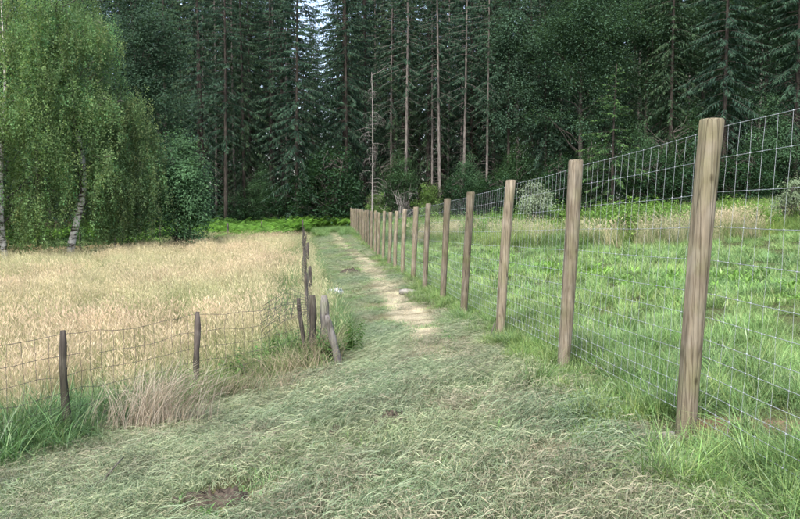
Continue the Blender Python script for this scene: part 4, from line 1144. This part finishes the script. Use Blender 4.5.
# dead twiggy shrub
r = np.random.default_rng(66); tm = MB(); sb = MB()
for s in range(9):
    a = r.uniform(0, 6.283); p = np.array([r.normal(0, .1), r.normal(0, .1), -.1]); v = np.array([math.cos(a) * .35, math.sin(a) * .35, 1.0])
    pts = [p]
    for q in range(6): v = v + r.normal(0, .28, 3) * (1, 1, .5); v /= np.linalg.norm(v); p = p + v * .62; pts.append(p)
    tube(tm, pts, np.linspace(.05, .012, 7), 5)
    for q in range(12):
        b = pts[r.integers(2, 7)]; e = b + r.normal(0, .45, 3) + (0, 0, .35); tube(sb, [b, (b + e) / 2 + r.normal(0, .08, 3), e], [.014, .010, .004], 3, cap=False)
dsh = empty('dead_shrub', at(402, 78)); tm.obj('stem', M_DEAD, dsh, smooth=True); sb.obj('twigs', M_DEAD, dsh)
tag(dsh, 'leafless grey shrub between the dead white trunk and the pale green bush', 'shrub')

# ------------------------------------------------------------------ small things on the ground
def mound(name, px_, py_, rx, ry, hz, label, cat, mat, seed):
    g_ = gpix(px_, py_); r = np.random.default_rng(seed); m_ = MB(); n, k = 24, 9; vs_ = []
    for i in range(k + 1):
        t = i / k
        for j in range(n):
            a = j / n * 6.283; w = 1 + .22 * math.sin(a * 2 + seed) + .12 * math.sin(a * 5 + seed * 2); x0, y0 = math.cos(a) * rx * t * w, math.sin(a) * ry * t * w
            zz = hz * (1 - t * t) ** 1.2 + (.25 * hz * r.normal() if 0 < i < k else 0)
            vs_.append((x0, y0, float(H(g_[0] + x0, g_[1] + y0)) - g_[2] + max(zz, 0) + (-.03 if i == k else .004)))
    q = [(i * n + j, i * n + (j + 1) % n, (i + 1) * n + (j + 1) % n, (i + 1) * n + j) for i in range(k) for j in range(n)]
    m_.add(vs_, q); o = m_.obj(name, mat, loc=g_, smooth=False); tag(o, label, cat, 'molehills on the mown strip' if name == 'molehill' else None); return o
for px_, py_, rx, ry, hz, lab, sd_ in MOLES: mound('molehill', px_, py_, rx, ry, hz, lab, 'molehill', M_SOIL, sd_)

def stone(px_, py_, s, label, seed, mat=M_STONE):
    g_ = gpix(px_, py_); r = np.random.default_rng(seed); m_ = MB(); n, k = 12, 7; vs_ = []
    for i in range(k + 1):
        ph = -math.pi / 2 + math.pi * i / k
        for j in range(n):
            a = j / n * 6.283; v = np.array([math.cos(a) * math.cos(ph), math.sin(a) * math.cos(ph), math.sin(ph)])
            v = np.sign(v) * np.abs(v) ** .7; v *= 1 + .16 * math.sin(3 * a + seed + 2 * ph) + .05 * r.normal()
            vs_.append(v * s)
    q = [(i * n + j, i * n + (j + 1) % n, (i + 1) * n + (j + 1) % n, (i + 1) * n + j) for i in range(k) for j in range(n)]
    m_.add(vs_, q); o = m_.obj('stone', mat, loc=g_ + (0, 0, s[2] * .55)); tag(o, label, 'stone'); o.rotation_euler = (.06, -.08, seed); return o
stone(409, 294, (.24, .16, .07), 'flat pale stone beside the path under the fifth and sixth posts', 3)
stone(671, 441, (.075, .055, .035), 'small whitish stone at the foot of the nearest round post', 5)

# white scrap
g_ = gpix(335, 299); r = np.random.default_rng(8); m_ = MB(); n = 15
u_, v_ = np.meshgrid(np.linspace(-1, 1, n), np.linspace(-1, 1, n))
zz = .10 * (1 - u_ ** 2 * .6) * (1 - v_ ** 2 * .6) + .05 * fbm(u_, v_, 3.1, 5) + .03 * r.normal(0, 1, u_.shape)
V = np.stack([u_ * .17 + .03 * r.normal(0, 1, u_.shape), v_ * .12 + .03 * r.normal(0, 1, u_.shape), np.maximum(zz, -.02) + .13], -1).reshape(-1, 3)
i_ = np.arange(n - 1)[:, None] * n + np.arange(n - 1)[None]
m_.add(V, np.stack([i_, i_ + 1, i_ + n + 1, i_ + n], -1).reshape(-1, 4)); o = m_.obj('white_sheet', M_WHITE, loc=g_)
so = o.modifiers.new('thickness', 'SOLIDIFY'); so.thickness = .002
tag(o, 'crumpled white scrap lying in the grass beside the old fence', 'scrap')

# sticks
def stick(px_, py_, pts, rad, label, mat, seed, side=()):
    g_ = gpix(px_, py_); m_ = MB(); r = np.random.default_rng(seed); tube(m_, pts, np.linspace(rad, rad * .5, len(pts)), 6, wob=.3, r=r)
    for sp in side: tube(m_, sp, np.linspace(rad * .6, rad * .3, len(sp)), 5)
    o = m_.obj('stick', mat, loc=g_); tag(o, label, 'stick'); return o
stick(108, 487, [(-.14, -.1, .02), (-.03, 0, .05), (.07, .05, .06), (.19, .10, .075)], .014, 'broken brown branch lying in the cut grass at the lower left', M_DKBARK, 1, [[(-.03, 0, .05), (.0, .12, .10), (.03, .24, .14)]])
stick(492, 345, [(-.06, 0, -.05), (-.01, .02, .14), (.04, .03, .30)], .014, 'short stick leaning at the foot of the third post', M_DKBARK, 2)

# dry straw tussock collapsed against the old fence
def tussock(px_, py_, n, hz, wid, label, seed, lean, cols, name='straw_tussock', bb=(.25, .8)):
    g_ = gpix(px_, py_); r = np.random.default_rng(seed); m_ = MB()
    for q in range(n):
        x0, y0 = r.normal(0, wid), r.normal(0, wid * .35); l = hz * r.uniform(.5, 1.15); a = r.normal(lean, 1.0); dx, dy = math.cos(a), math.sin(a) * .5; t = np.linspace(0, 1, 6)
        b = r.uniform(*bb); P = np.stack([x0 + dx * l * b * t ** 1.4, y0 + dy * l * b * t ** 1.4, l * (1.1 * t - (.15 + .75 * b) * .75 * t ** 2.2)], -1); P[:, 2] = np.maximum(P[:, 2], .0 + .02 * r.random())
        P[:, 2] += hbase(P[:, 0] + g_[0], P[:, 1] + g_[1]) - g_[2]
        w = r.uniform(.003, .006); wd = np.cross(P[-1] - P[0], r.normal(0, 1, 3)); wd = wd / np.linalg.norm(wd) * w * .5; W = wd[None] * (1 - .7 * t)[:, None]
        V = np.stack([P - W, P + W], 1).reshape(-1, 3); i = np.arange(5) * 2
        m_.add(V, np.stack([i, i + 1, i + 3, i + 2], -1), None, np.array(cols[r.integers(0, len(cols))]) * r.uniform(.7, 1.25))
    o = m_.obj(name, M_STRAW, loc=g_); tag(o, label, 'dry grass'); return o
SC = [(.38, .33, .26), (.46, .40, .33), (.30, .25, .19), (.24, .19, .14)]
tussock(150, 432, 620, .8, .24, 'collapsed clump of long dry straw left of the second old stake', 11, .6, SC)
tussock(235, 400, 700, .42, .36, 'low brown dead grass right of the second old stake', 12, .5, [(.22, .18, .125), (.30, .25, .18), (.15, .14, .08), (.13, .17, .07)])
tussock(290, 380, 800, .55, .24, 'brown dead grass around the corner posts of the old fence', 13, 2.0, [(.22, .18, .125), (.32, .27, .19), (.14, .15, .07), (.12, .17, .06)])
BR = [(.20, .16, .11), (.30, .25, .175), (.14, .14, .07), (.12, .16, .06), (.24, .20, .14)]
tussock(316, 368, 520, .62, .16, 'tangled dry grass at the foot of the leaning grey corner post', 14, 1.6, BR)
tussock(303, 345, 520, .75, .14, 'tall tangled dry grass between the dark corner post and the leaning one', 15, 2.4, BR)
